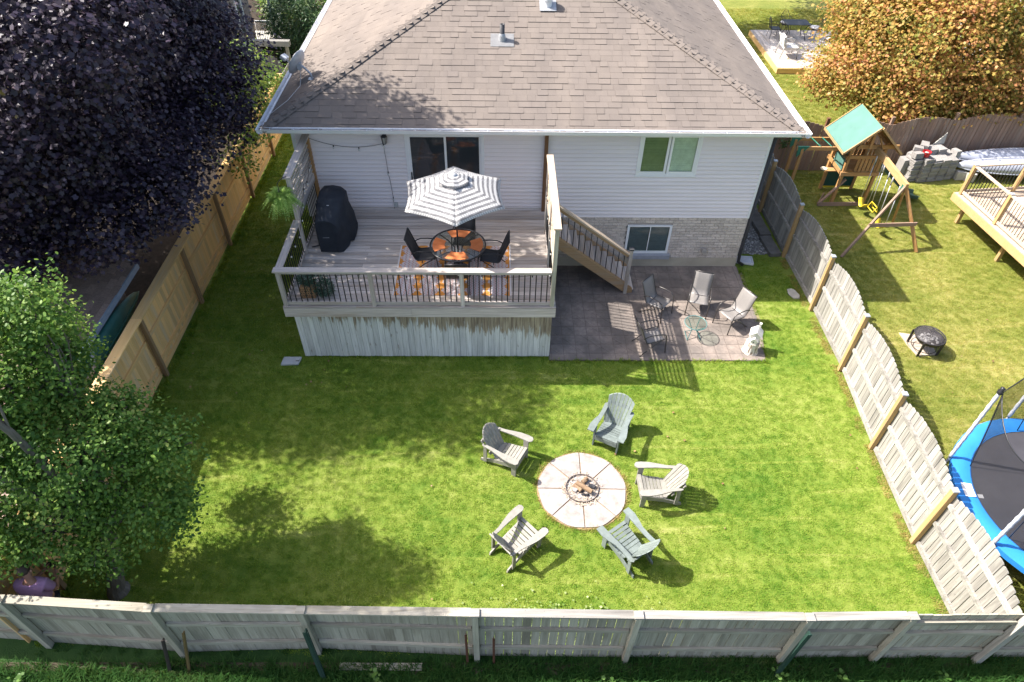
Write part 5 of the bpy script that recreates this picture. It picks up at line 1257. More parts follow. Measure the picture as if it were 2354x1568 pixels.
# ------------------------------------------------------------------ tan deck of the right neighbour
nd = T('tan_deck', 'newer tan wooden deck with black balusters at the right edge', 'deck', (16, 16, 0)); NZ = .95
A = Vector((14.20, 18.16, NZ)); e1 = Vector((.37, -3.28, 0)).normalized(); e2 = Vector((-e1.y, e1.x, 0)); L1, L2 = 7.0, 5.0
ang = math.atan2(e2.y, e2.x)
k = 0; 
while k*.145 < L1: a = A+e1*(k*.145+.07); beam('deck_board', a+Vector((0, 0, -.018)), a+e2*L2+Vector((0, 0, -.018)), .138, .035, NDECK['X'], nd); k += 1
beam('rim_board', A+e2*-.02+Vector((0, 0, -.13)), A+e1*L1+e2*-.02+Vector((0, 0, -.13)), .04, .22, TREAT['X'], nd); beam('rim_board', A-e1*.02+Vector((0, 0, -.13)), A+e2*L2-e1*.02+Vector((0, 0, -.13)), .04, .22, TREAT['X'], nd)
for t in (.3, 2.3, 4.3): p = A+e1*t+e2*.35; box('leg', p+Vector((0, 0, -NZ/2-.1)), (.10, .10, NZ-.2), TREAT['Z'], nd)
pb = A+e1*.12+e2*.12
pp = [pb, pb+e1*1.65, pb+e1*3.3, pb+e1*4.95, pb+e1*6.6]; p2 = [pb+e2*1.75, pb+e2*3.5, pb+e2*4.7]
for p in pp+p2: q = box('post', p+Vector((0, 0, .5)), (.095, .095, 1.0), TREAT['Z'], nd, rz=ang); box('post_cap', p+Vector((0, 0, 1.015)), (.115, .115, .03), GREYMET, q, rz=ang)
NB = None
for a, c in list(zip(pp[:-1], pp[1:]))+[(pb, p2[0]), (p2[0], p2[1]), (p2[1], p2[2])]:
    d = (c-a).normalized()
    for z in (.97, .10): beam('rail', a+d*.05+Vector((0, 0, z)), c-d*.05+Vector((0, 0, z)), .09 if z > .5 else .04, .04 if z > .5 else .09, NDECK['X'], nd)
    n = 14; s = ((c-a).length-.1)/n
    for k in range(n):
        p = a+d*(.05+s*(k+.5))+Vector((0, 0, .53))
        if NB is None: NB = B().lathe([(.0095, -.41), (.0095, .41)], p, 6).mk('baluster', BBLK, nd, o=p)
        else: inst('baluster', NB, nd, p)
# ------------------------------------------------------------------ fire bowl on slab
fo = T('fire_bowl', 'black metal fire bowl with mesh lid on crossed legs', 'fire pit', (10.83, 12.15, .02)); c = Vector((10.84, 12.16, 0)); DM = plain('bowl_metal', (.045, .04, .042), .5, .4, .3, .05)
til = Matrix.Rotation(R_(3), 3, 'Y')
B().lathe([(.345, .46), (.32, .36), (.22, .26), (0, .22)], c, 28, til).mk('bowl', DM, fo, smooth=True); tube('rim', arc(c+Vector((.02, 0, .47)), .36, 0, 6.2, 31), .017, DM, fo, 6, True)
MSH = N('spark_mesh'); tr = MSH.n('BsdfTransparent'); mx = MSH.n('MixShader'); mx.inputs[0].default_value = .34; MSH.fin((.12, .11, .11), .6); MSH.l(tr.outputs[0], mx.inputs[1]); MSH.l(MSH.b.outputs[0], mx.inputs[2]); MSH.l(mx.outputs[0], MSH.out.inputs[0])
B().lathe([(.345, 0), (.30, .07), (.18, .13), (0, .15)], c+Vector((.02, 0, .47)), 24).mk('mesh_lid', MSH.m, fo, smooth=True)
for k in range(4): a = k*math.pi/4+.3; tube('lid_wire', [c+Vector((.02+.34*math.cos(a), .34*math.sin(a), .475)), c+Vector((.02+.2*math.cos(a), .2*math.sin(a), .60)), c+Vector((.02, 0, .625)), c+Vector((.02-.2*math.cos(a), -.2*math.sin(a), .60)), c+Vector((.02-.34*math.cos(a), -.34*math.sin(a), .475))], .006, DM, fo, 5)
b = B(); rg = random.Random(3)
for i in range(60): a = rg.uniform(0, 6.28); r = .24*math.sqrt(rg.random()); b.blob((c.x+.02+r*math.cos(a), c.y+r*math.sin(a), .33+rg.uniform(-.02, .03)), (.035, .03, .025), 5, 3, .3, rg)
b.mk('lava_rock', plain('ash_rock', (.34, .33, .33), .9, .1, 0, .4), fo)
tube('lower_ring', arc(c+Vector((0, 0, .13)), .30, 0, 6.1, 23), .010, DM, fo, 6, True)
for k in range(4):
    a = k*math.pi/2+.85; d = Vector((math.cos(a), math.sin(a), 0)); e = Vector((-d.y, d.x, 0))
    beam('leg', c+d*.37+Vector((0, 0, .46)), c+d*.36+Vector((0, 0, .0)), .06, .02, DM, fo); tube('leg_scroll', [c+d*.32+e*.08+Vector((0, 0, .42)), c+d*.34+e*.22+Vector((0, 0, .16)), c+d*.36+e*.05+Vector((0, 0, .02))], .008, DM, fo, 5)
q = B().prism([(10.50, 12.74, 0), (11.2, 12.60, 0), (11.12, 11.93, 0), (10.60, 11.90, 0), (10.52, 12.3, 0)], (0, 0, .03)).mk('stone_slab', plain('beige_slab', (.46, .38, .30), .9, .2, 0, 0, 5, .15, .2)); tag(q, 'beige stone slab under the black fire bowl', 'slab')
# ------------------------------------------------------------------ trampoline
tp = T('trampoline', 'round trampoline with blue pad, white padded poles and black safety net', 'trampoline', (11.15, 7.0, 0)); c = Vector((11.15, 7.05, 0)); BLU = plain('blue_vinyl', (.03, .22, .62), .4, .4, 0, 0, 2, .12, 0); MATM = plain('black_mat', (.095, .09, .10), .6, .3, 0, 0, 3, .12); FOAM = plain('silver_foam', (.62, .64, .68), .35, .5, 0, 0, 22, .22, .8)
b = B(); n = 48; b.grid(lambda u, v: (c.x+(1.80+.36*v)*math.cos(u*6.2832), c.y+(1.80+.36*v)*math.sin(u*6.2832), .80+.035*math.sin(math.pi*v)+.008*math.sin(u*6.28*24)), n, 4); q = b.mk('pad', BLU, tp, smooth=True); B().lathe([(2.16, .80), (2.16, .68)], c, 48).mk('pad_skirt', BLU, tp, smooth=True)
B().lathe([(1.82, .785), (0, .77)], c, 48).mk('jump_mat', MATM, tp); tube('frame', arc(c+Vector((0, 0, .74)), 2.1, 0, 6.2, 47), .025, GREYMET, tp, 6, True)
NET = N('net'); tr = NET.n('BsdfTransparent'); mx = NET.n('MixShader'); mx.inputs[0].default_value = .5; NET.fin((.02, .02, .022), .8, .2); NET.l(tr.outputs[0], mx.inputs[1]); NET.l(NET.b.outputs[0], mx.inputs[2]); NET.l(mx.outputs[0], NET.out.inputs[0])
an = [R_(149), R_(202), R_(92), R_(255), R_(32), R_(-30)]
for a in an:
    d = Vector((math.cos(a), math.sin(a), 0)); p = c+d*2.20
    tube('pole', [p, p+Vector((0, 0, .8))], .022, GREYMET, tp); pts = [p+Vector((0, 0, .8+.08*k)) for k in range(26)]
    B().tube(pts, [.036+.005*((k*7) % 3-1) for k in range(26)], 8).mk('pole_sleeve', FOAM, tp, smooth=True); B().lathe([(.05, -.05), (.055, .02), (.03, .04), (.045, .09), (0, .11)], p+Vector((0, 0, 2.82)), 10).mk('pole_cap', BLACK, tp, smooth=True)
    tube('leg', [c+d*2.1+Vector((0, 0, .74)), c+d*2.12+Vector((0, 0, .02))], .022, GREYMET, tp)
sa = sorted(a % 6.28318 for a in an)
for a0, a1 in zip(sa, sa[1:]+[sa[0]+6.28318]):
    b = B()
    def nf(u, v, a0=a0, a1=a1):
        a = a0+(a1-a0)*u; s = 4*u*(1-u); r = (2.16-.16*s*(a1-a0))*(1-v)+(1.82)*v; z = (2.80-.38*s)*(1-v)+.80*v; r -= .25*math.sin(math.pi*v)*s*.6
        return (c.x+r*math.cos(a), c.y+r*math.sin(a), z)
    b.grid(nf, 10, 6); b.mk('net_panel', NET.m, tp, smooth=True); tube('net_edge', [nf(k/12, 0) for k in range(13)], .012, BLACK, tp, 5); tube('net_edge', [nf(.02, k/8) for k in range(9)], .010, BLACK, tp, 5)
LBL = plain('white_label', (.7, .68, .68)); a = R_(166)
b = B(); b.grid(lambda u, v: (c.x+(1.86+.20*v)*math.cos(a+.16*u), c.y+(1.86+.20*v)*math.sin(a+.16*u), .846), 3, 1); b.mk('warning_label', LBL, tp)
q = B(); q.grid(lambda u, v: (c.x+(1.68+.1*v)*math.cos(a+.1+.05*u), c.y+(1.68+.1*v)*math.sin(a+.1+.05*u), .79), 2, 1); q.mk('warning_label', LBL, tp)
# ------------------------------------------------------------------ far right: low deck with furniture
fd = T('low_deck', 'low weathered wooden platform deck beyond the brown fence', 'deck', (13.8, 31.5, 0)); x = 12.25
while x < 16.6:
    B().span((x, 29.5, .20+wob(.003)), (x+.138, 34.1, .25)).mk('deck_board', DECK['Y'], fd); x += .146
span('rim_board', (12.23, 29.46, .0), (16.6, 29.495, .225), CEDAR['X'], fd); span('rim_board', (12.21, 29.46, .0), (12.245, 34.1, .225), CEDAR['Y'], fd)
IRN = plain('wrought_iron', (.03, .03, .033), .5, .4); CUS = plain('white_cushion', (.62, .60, .60), .9, .1, 0, 0)
o = T('bistro_table', 'black wrought iron table on the low deck', 'table', (14.0, 33.1, .25)); tc_ = Vector((14.0, 33.1, .25))
box('table_top', tc_+Vector((0, 0, .70)), (1.15, .75, .025), IRN, o)
for sx in (-1, 1):
    for sy in (-1, 1): tube('leg', [tc_+Vector((sx*.5, sy*.3, .69)), tc_+Vector((sx*.36, sy*.2, .4)), tc_+Vector((sx*.5, sy*.32, 0))], .016, IRN, o, 6)
def iron(lbl, x, y, rz, cushion):
    o = T('iron_chair', lbl, 'chair', (0, 0, 0), 'wrought iron chairs round the far table')
    box('seat', (0, 0, .43), (.44, .44, .03), IRN, o)
    for sx in (-.2, .2):
        for sy in (-.2, .2): tube('leg', [(sx, sy, .43), (sx*1.15, sy*1.15, 0)], .012, IRN, o, 5)
    tube('back_frame', [(-.21, -.2, .43), (-.30, -.19, .75), (-.34, -.08, .93), (-.34, .08, .93), (-.30, .19, .75), (-.21, .2, .43)], .012, IRN, o, 5)
    for k in range(4): y0 = -.12+k*.08; tube('back_bar', [(-.22, y0, .43), (-.335, y0*.8, .9)], .008, IRN, o, 5)
    for s in (-.22, .22): tube('arm', [(-.27, s*.9, .68), (.05, s*1.1, .66), (.2, s, .43)], .011, IRN, o, 5)
    if cushion: b = B(); b.blob((0, 0, .49), (.26, .26, .06), 10, 6, .0); b.mk('cushion', CUS, o, smooth=True)
    o.location = (x, y, .25); o.rotation_euler.z = rz
iron('bare black wrought iron chair at the left end of the far table', 13.05, 33.1, 0, False); iron('wrought iron chair with white cushion behind the far table', 13.75, 33.75, R_(-90), True); iron('wrought iron chair with white cushion at the right end of the far table', 14.95, 33.1, R_(180), True); iron('wrought iron chair with white cushion half hidden by the orange tree', 15.2, 31.6, R_(120), True)
o = T('lounge_chair', 'silver framed lounge chair with pale cushions at the edge of the low deck', 'chair', (13.0, 30.85, .25)); SIL = plain('silver_frame', (.48, .48, .48), .4, .5, .4); p = Vector((13.0, 30.85, .25))
box('seat_cushion', p+Vector((.06, 0, .40)), (.60, .58, .12), CUS, o); box('back_cushion', p+Vector((-.30, .0, .66)), (.14, .52, .50), CUS, o, tilt=Matrix.Rotation(-.25, 3, 'Y'))
for sy in (-.34, .34): tube('frame', [p+Vector((.36, sy, 0)), p+Vector((.34, sy, .62)), p+Vector((-.28, sy, .62)), p+Vector((-.40, sy, 0))], .028, SIL, o, 6); tube('frame', [p+Vector((-.26, sy, .40)), p+Vector((-.44, sy, .92))], .025, SIL, o, 6)
tube('frame', [p+Vector((.34, -.34, .34)), p+Vector((.34, .34, .34))], .025, SIL, o, 6); tube('frame', [p+Vector((-.44, -.34, .92)), p+Vector((-.44, .34, .92))], .025, SIL, o, 6)
for x, y, l_ in ((17.2, 36.6, 'left'), (17.9, 37.1, 'right')): pole = box('pole', (x, y, 1.2), (.14, .14, 2.4), GREY['Z']); tag(pole, l_+' one of two grey wooden poles in the shade beyond the low deck', 'pole', 'grey poles beyond the low deck')
# white house at the far right
wh = T('white_house', 'white painted brick house wall with a window behind the orange tree', 'house', (23, 27, 0)); WBR = plain('white_brick', (.62, .58, .54), .85, .2, 0, .1, 7, .08)
B().span((20.06, 22.5, -.05), (30, 30.4, 5.2)).mk('wall', plain('white_mortar', (.55, .52, .49)), wh)
b = B(); z = 0; r = 0
while z < 5.1:
    y = 22.5-.12*(r % 2)
    while y < 30.4:
        if not (25.3 < y+.12 < 28.0 and 1.35 < z < 2.75): b.span((20.0+wob(.004), max(y, 22.5), z), (20.07, min(y+.23, 30.4), z+.07))
        y += .24
    z += .08; r += 1
q = b.mk('bricks', WBR, wh); q['kind'] = 'stuff'
wn = B(); wn.span((19.97, 25.3, 1.35), (20.08, 25.4, 2.8)).span((19.97, 27.85, 1.35), (20.08, 27.95, 2.8)).span((19.97, 25.4, 2.7), (20.08, 27.85, 2.8)).span((19.97, 25.4, 1.35), (20.08, 27.85, 1.45)).span((19.98, 26.6, 1.45), (20.05, 26.66, 2.7)); q = wn.mk('window', plain('grey_window_frame', (.35, .33, .31)), wh); span('pane', (20.03, 25.4, 1.45), (20.035, 27.85, 2.7), GLASS, q)
b = B(); b.add([(19.4, 21.9, 5.15), (30.6, 21.9, 5.15), (30.6, 31, 5.15), (19.4, 31, 5.15), (25, 26.4, 7.4)], [(0, 1, 4), (1, 2, 4), (2, 3, 4), (3, 0, 4), (3, 2, 1, 0)]); b.mk('roof', SHN, wh)
# ------------------------------------------------------------------ trees and shrubs
LEAF = {
 'maple': [(0, -.15), (.32, -.45), (.42, -.2), (.95, -.25), (.72, .08), (.92, .45), (.45, .38), (.32, .62), (0, 1.05), (-.32, .62), (-.45, .38), (-.92, .45), (-.72, .08), (-.95, -.25), (-.42, -.2), (-.32, -.45)],
 'oval': [(0, -.5), (.30, -.28), (.40, .05), (.26, .42), (0, .75), (-.26, .42), (-.40, .05), (-.30, -.28)],
 'lance': [(0, -.6), (.17, -.1), (.12, .4), (0, .8), (-.12, .4), (-.17, -.1)],
 'star': [(0, -.3), (.75, -.3), (.42, .12), (.72, .62), (0, 1), (-.72, .62), (-.42, .12), (-.75, -.3)]}
def leaves(blobs, ncl, per, size, shape, seed, spread=.2, shell=(.72, 1.04), up=.75, flat=.55, zmin=-9):
    rg = np.random.default_rng(seed)
    vol = np.array([np.prod(np.array(b[1], float))**(2/3) for b in blobs]); vol /= vol.sum()
    bi = rg.choice(len(blobs), ncl, p=vol); C = np.array([b[0] for b in blobs], float)[bi]; Rr = np.array([b[1] for b in blobs], float)[bi]
    d = rg.normal(size=(ncl, 3)); d /= np.linalg.norm(d, axis=1)[:, None]; rr = (rg.uniform(*shell, ncl)+(rg.random(ncl) < .14)*rg.uniform(.05, .28, ncl))[:, None]
    wobble = 1+.10*np.sin(d[:, :1]*7+bi[:, None])*np.cos(d[:, 1:2]*6+d[:, 2:]*5)
    cc = C+d*Rr*rr*wobble
    P = np.repeat(cc, per, 0)+rg.normal(size=(ncl*per, 3))*spread*np.array([1, 1, .6]); D = np.repeat(d, per, 0)
    ok = P[:, 2] > zmin; P = P[ok]; D = D[ok]; n = len(P)
    nz = D*.55+np.array([0, 0, up])+rg.normal(size=(n, 3))*flat; nz /= np.linalg.norm(nz, axis=1)[:, None]
    t = rg.normal(size=(n, 3))+D*.7-np.array([0, 0, .5]); t -= nz*(t*nz).sum(1)[:, None]; t /= np.linalg.norm(t, axis=1)[:, None]; s = np.cross(nz, t)
    L = np.array(LEAF[shape]); sz = size*rg.uniform(.65, 1.25, n)
    V = P[:, None, :]+sz[:, None, None]*(L[None, :, :1]*s[:, None, :]+L[None, :, 1:]*t[:, None, :]-(.28*(L[None, :, :1]**2)+.16*np.maximum(L[None, :, 1:], 0)**2)*nz[:, None, :])
    return V
def leafmesh(name, V, mat, p, o):
    n, k, _ = V.shape; o = np.array(o, float); me = bpy.data.meshes.new(name); me.vertices.add(n*k); me.vertices.foreach_set('co', (V.reshape(-1, 3)-o).astype(np.float32).ravel())
    me.loops.add(n*k); me.loops.foreach_set('vertex_index', np.arange(n*k, dtype=np.int32)); me.polygons.add(n); me.polygons.foreach_set('loop_start', np.arange(0, n*k, k, dtype=np.int32))
    me.update(calc_edges=True); me.materials.append(mat); ob = bpy.data.objects.new(name, me); return link(ob, p, o)
def limb(b, a, c, r0, r1, rg, n=6, k=.25):
    a, c = Vector(a), Vector(c); L = (c-a).length; pts = []; off = Vector((rg.uniform(-1, 1), rg.uniform(-1, 1), rg.uniform(0, .6)))*L*k*.4
    for i in range(n+1): t = i/n; pts.append(a+(c-a)*t+off*math.sin(math.pi*t)+Vector((rg.uniform(-1, 1), rg.uniform(-1, 1), 0))*.02*L*(0 < i < n))
    b.tube(pts, [r0+(r1-r0)*(i/n)**.8 for i in range(n+1)], 8); return pts
def tree(name, lbl, cat, base, fork, r, blobs, seed, ncl, per, size, shape, mat, twigs=26, group=None, **kw):
    o = T(name, lbl, cat, base, group); rg = random.Random(seed); b = B()
    b.tube([base, Vector(base)+Vector((0, 0, .12)), Vector(base).lerp(Vector(fork), .5)+Vector((wob(.05), wob(.05), 0)), fork], [r*1.35, r, r*.88, r*.75], 12); b.mk('trunk', BARK['Z'], o)
    b = B()
    for c, rd in blobs:
        e = Vector(c)+Vector((0, 0, -.1*rd[2])); pts = limb(b, fork, e, r*.5, r*.13, rg)
        for q in range(max(2, twigs//len(blobs))):
            d = Vector((rg.gauss(0, 1), rg.gauss(0, 1), rg.gauss(.2, .7))).normalized(); s = rg.choice(pts[2:]); limb(b, s, Vector(c)+Vector((d.x*rd[0], d.y*rd[1], d.z*rd[2]))*.85, r*.12, .008, rg, 4)
    b.mk('limbs', BARK['Z'], o)
    V = leaves(blobs, ncl, per, size, shape, seed, **kw); leafmesh('crown', V, mat, o, base); return o
MAP = leafmat('purple_maple_leaf', [(.08, (.012, .008, .018)), (.45, (.034, .022, .044)), (.8, (.072, .048, .075)), (.95, (.14, .09, .10)), (.985, (.30, .22, .06))], .16, .45, .45, .8)
maple = [((-11.2, 14.8, 7.4), (4.0, 4.4, 3.8)), ((-8.6, 16.8, 6.6), (2.0, 2.3, 2.1)), ((-9.2, 12.4, 6.2), (1.9, 1.9, 1.9)), ((-8.7, 18.3, 5.6), (1.5, 1.6, 1.5)), ((-9.2, 17.2, 7.8), (1.5, 1.3, 1.2)), ((-7.6, 12.2, 7.8), (1.5, 1.5, 1.2)), ((-7.2, 15.6, 9.2), (1.6, 1.6, 1.2)), ((-8.9, 15.2, 4.3), (1.3, 1.9, 1.2)), ((-9.9, 12.6, 4.2), (1.5, 1.4, 1.0)), ((-10.8, 11.6, 5.3), (1.9, 1.6, 1.3)), ((-7.9, 17.4, 4.5), (1.0, 1.2, .9)), ((-12.5, 13, 4.6), (1.8, 2, 1.2)), ((-9.8, 20.2, 5.6), (1.6, 1.6, 1.8)), ((-6.7, 16.2, 9.1), (.9, .8, .7)), ((-8.1, 15.1, 3.9), (1.2, 1.4, 1.0)), ((-8.1, 13.5, 3.8), (1.2, 1.1, .9)), ((-8.9, 12.3, 3.6), (1.1, 1, .8)), ((-7.5, 17.3, 4.2), (1.0, 1.2, 1.1)), ((-7.6, 18.6, 5.0), (1.0, 1.0, 1.0)), ((-10.6, 11.2, 3.6), (1.4, 1, .8)), ((-12.6, 11.3, 4), (1.4, 1, 1)), ((-14.6, 16.2, 5), (2, 2.6, 2)), ((-13.6, 14.2, 4.2), (1.6, 1.6, 1.2)), ((-12.4, 16.6, 3.7), (1.5, 1.6, .9))]
tree('purple_maple', 'huge dark purple maple filling the upper left corner over the shed', 'tree', (-11.6, 15.2, 0), (-11.4, 15.1, 3.6), .26, maple, 21, 8200, 22, .062, 'star', MAP, 60, spread=.24, flat=.5)
GRN = leafmat('green_leaf', [(.08, (.04, .105, .018)), (.4, (.11, .215, .038)), (.75, (.22, .34, .06)), (.97, (.42, .44, .12))], .42, .48, .3, 1.1)
green = [((-6.75, 7.35, 5.5), (.5, .45, .65)), ((-7.5, 7.0, 4.5), (1.0, .9, 1.0)), ((-6.75, 6.55, 3.3), (1.1, 1.0, 1.0)), ((-5.45, 6.7, 3.2), (.55, .45, .45)), ((-5.65, 6.2, 2.2), (.55, .5, .6)), ((-8.2, 6.5, 3.6), (1.1, 1, 1.2)), ((-7.2, 5.9, 2.2), (.9, .5, .6)), ((-6.0, 6.75, 3.8), (.45, .45, .42)), ((-8.3, 7.2, 5.6), (.9, .8, .9)), ((-6.6, 5.6, 1.75), (.55, .3, .4)), ((-8.1, 5.5, 2.2), (.7, .4, .6)), ((-8.0, 5.5, 6.0), (.75, .4, .6)), ((-8.7, 5.85, 7.6), (.9, .45, .8)), ((-8.3, 6.1, 9.3), (.8, .5, .6)), ((-6.9, 7.75, 4.4), (.4, .35, .5)), ((-7.9, 8.2, 3.5), (.5, .4, .5)), ((-7.5, 7.8, 5.1), (.4, .4, .4)), ((-9.2, 6.9, 5.6), (.7, .5, .6))]
tree('pear_tree', 'leafy green fruit tree in the lower left corner of the lawn', 'tree', (-6.98, 5.80, 0), (-6.75, 6.2, 1.5), .15, green, 5, 2700, 27, .054, 'oval', GRN, 90, spread=.13, flat=.6, shell=(.6, 1.08))
ORA = leafmat('orange_leaf', [(.05, (.13, .18, .035)), (.36, (.36, .31, .07)), (.62, (.56, .34, .10)), (.88, (.60, .26, .14)), (.98, (.62, .38, .12))], .45, .5, .3, .55)
orange = [((15.4, 24.5, 3.3), (3.4, 2.7, 2.3)), ((12.6, 24.0, 2.3), (1.5, 1.3, 1.0)), ((17.8, 23.9, 2.7), (2.2, 1.9, 1.6)), ((14.3, 22.9, 1.9), (1.5, 1.0, .8)), ((16.5, 22.9, 1.9), (1.6, 1.0, .8)), ((13.4, 25.4, 4.0), (1.5, 1.5, 1.3)), ((18.8, 22.8, 2.2), (1.4, 1.1, .8)), ((15.5, 24.2, 5.0), (2.0, 1.8, 1.0))]
tree('orange_maple', 'spreading maple turning orange and yellow behind the brown fence', 'tree', (15.3, 24.6, 0), (15.3, 24.6, 1.2), .17, orange, 9, 4000, 20, .066, 'star', ORA, 50, spread=.22, flat=.6, shell=(.7, 1.05))
LIL = leafmat('lime_leaf', [(.1, (.06, .13, .02)), (.5, (.15, .25, .04)), (.9, (.36, .40, .09))], .4, .4, .4, 1.2)
lil = [((-8.35, 21.6, 2.6), (1.0, 1.4, 1.1)), ((-8.9, 23.0, 2.4), (.9, 1.0, 1.1)), ((-7.9, 20.3, 2.2), (.7, .9, .8)), ((-7.75, 18.4, 2.0), (.55, 1.0, .6)), ((-9.3, 21.6, 3.0), (.8, 1, .9)), ((-8.5, 24.2, 2.0), (.7, .7, .8))]
tree('lilac_bush', 'lime green shrub spilling over the cedar fence between maple and roof', 'shrub', (-8.75, 21.8, 0), (-8.7, 21.7, 1.0), .06, lil, 12, 520, 13, .085, 'oval', LIL, 24, spread=.17)
EVG = leafmat('dark_shrub_leaf', [(.1, (.015, .045, .012)), (.6, (.05, .11, .035)), (.95, (.14, .20, .06))], .15, .5, .4, 1.)
tree('evergreen_shrub', 'dark green conifer shrub beside the far gate', 'shrub', (-8.9, 31.2, 0), (-8.9, 31.2, .7), .08, [((-8.9, 31.0, 1.3), (1.3, 1.2, 1.4)), ((-9.7, 32.4, 1.1), (.9, .9, 1.1)), ((-7.8, 30.2, 1.0), (1.1, 1.0, 1.0))], 14, 900, 14, .12, 'lance', EVG, 14, spread=.2, flat=.9)
tree('leafy_shrub', 'pale yellow-green shrub at the top edge behind the conifer shrub', 'shrub', (-8.2, 34.6, 0), (-8.2, 34.6, .7), .08, [((-8.3, 34.4, 1.6), (1.8, 1.3, 1.5)), ((-10.2, 34.5, 1.2), (1.1, 1.0, 1.1)), ((-6.6, 33.4, 1.5), (1.3, 1.2, 1.4))], 15, 800, 14, .10, 'oval', LIL, 14, spread=.2)
sh = leafmat('plain_green_leaf', [(.2, (.03, .075, .02)), (.8, (.09, .15, .04))], .25)
tree('shade_tree', 'green tree behind the house whose crown shades the low deck', 'tree', (7.4, 35.8, 0), (7.4, 35.6, 4.5), .2, [((7.4, 35.0, 7.6), (2.8, 2.2, 1.9)), ((5.4, 35.0, 7.4), (2.2, 2.0, 1.5)), ((9.6, 36.6, 7.4), (2.2, 2.0, 1.4)), ((12, 39, 7.6), (2.4, 2, 1.4))], 31, 900, 14, .15, 'oval', sh, 12, spread=.28)
q = T('vine', 'small green vine growing on the brown fence by the monkey bars', 'plant', (9.6, 20.9, 0)); leafmesh('foliage', leaves([((9.75, 20.95, 1.25), (.28, .12, .3))], 28, 9, .06, 'oval', 4, spread=.08), sh, q, (9.75, 20.9, 1.2)); tube('stem', [(9.7, 21.0, 0), (9.72, 21.0, .6), (9.75, 20.98, 1.2)], .008, BARK['Z'], q)

# ------------------------------------------------------------------ left neighbour: shed, kayak, stones
sd_ = T('garden_shed', 'garden shed with dark brown shingles and a blue-grey fascia left of the fence', 'shed', (-10.3, 11.7, 0)); DSH = plain('dark_shingle', (.25, .18, .15), .95, .1, 0, .22, 30, .25, .3); BGF = plain('bluegrey_paint', (.22, .28, .36), .5, .3); SHW = plain('shed_wall', (.20, .22, .24), .8)
y0, y1 = 8.3, 13.05; ex, ez = -8.72, 1.98; rx, rz = -10.45, 2.62
B().span((-11.9, y0+.15, 0), (-9.25, y1-.15, 1.9)).mk('wall', SHW, sd_)
b = B(); b.add([(ex, y0, ez-.02), (rx, y0, rz-.02), (rx, y1, rz-.02), (ex, y1, ez-.02), (2*rx-ex, y0, ez-.02), (2*rx-ex, y1, ez-.02)], [(0, 3, 2, 1), (1, 2, 5, 4)]); rf_ = b.mk('roof', plain('shed_felt', (.05, .04, .035)), sd_)
sv = Vector((rx-ex, 0, rz-ez)); sL = sv.length; sv.normalize(); nv = Vector((-sv.z, 0, sv.x)); nv = nv if nv.z > 0 else -nv
r = 0; d = -.02
while d < sL:
    y = y0-.16*(r % 2)
    while y < y1:
        a, c_ = max(y, y0), min(y+.318, y1)
        if c_-a > .03:
            p = Vector((ex, 0, ez))+sv*d; q = p+sv*.19; th = rnd.choice((.008, .012, .018)); b = B()
            b.add([p+Vector((0, a, 0)), p+Vector((0, c_, 0)), q+Vector((0, c_, 0)), q+Vector((0, a, 0)), p+nv*th+Vector((0, a, 0)), p+nv*th+Vector((0, c_, 0)), q+nv*.004+Vector((0, c_, 0)), q+nv*.004+Vector((0, a, 0))], BOXF); b.mk('shingle', DSH, rf_)
        y += .322
    d += .15; r += 1
span('fascia', (ex, y0, ez-.14), (ex+.03, y1, ez+.012), BGF, sd_); beam('fascia', (ex, y1+.015, ez-.06), (rx, y1+.015, rz-.06), .03, .13, BGF, sd_)
tube('downspout', [(ex+.06, 10.3, 1.85), (ex+.10, 10.0, 1.5), (ex-.1, 9.7, 1.2)], .05, plain('white_downspout', (.5, .5, .5)), sd_, 6); beam('gutter', (ex+.05, y0, 1.93), (ex+.05, 10.4, 1.93), .08, .05, plain('white_gutter_piece', (.55, .55, .55)), sd_)
KAY = plain('green_kayak', (.05, .19, .16), .35, .4, 0, 0, 4, .2)
o = T('kayak', 'dark green kayak standing on edge between the shed and the cedar fence', 'kayak', (-8.72, 11.4, .6)); b = B()
def kf(u, v):
    s = math.sin(math.pi*u)**.6; a = 2*math.pi*v; return (-8.90+.14*math.cos(a)*s+.10*math.sin(math.pi*u), 9.2+3.7*u, 1.36+.33*math.sin(a)*s-.15*(2*u-1)**2)
b.grid(kf, 22, 10); b.mk('hull', KAY, o, smooth=True); tube('rub_rail', [Vector(kf(k/16, 0))+Vector((.01, 0, 0)) for k in range(17)], .016, KAY, o)
STN = plain('field_stone', (.20, .175, .155), .9, .2, 0, .25, 8, .25, .3); rg = random.Random(6)
for i in range(9):
    y = 12.6+i*.24; q = B().blob((-8.42+rg.uniform(-.06, .06), y, .12+.12*(i % 2)), (rg.uniform(.10, .15), rg.uniform(.12, .17), .12), 8, 6, .12, rg).mk('stone', STN, smooth=True)
    tag(q, 'rounded field stone behind the cedar fence, '+('nearest the kayak', 'second from the kayak', 'third from the kayak', 'fourth from the kayak', 'middle of the row', 'fourth from the far end', 'third from the far end', 'second from the far end', 'farthest from the kayak under the maple')[i], 'stone', 'field stones behind the fence')
# mulch sheet with the maple's deep shade put into its dark colour
struct(B().face([(-16, 8.2, .004), (-8.16, 8.2, .004), (-8.16, 22, .004), (-16, 22, .004)]).mk('shaded_mulch', plain('mulch', (.03, .024, .02), .95, .1, 0, 0, 9, .4, .6)))
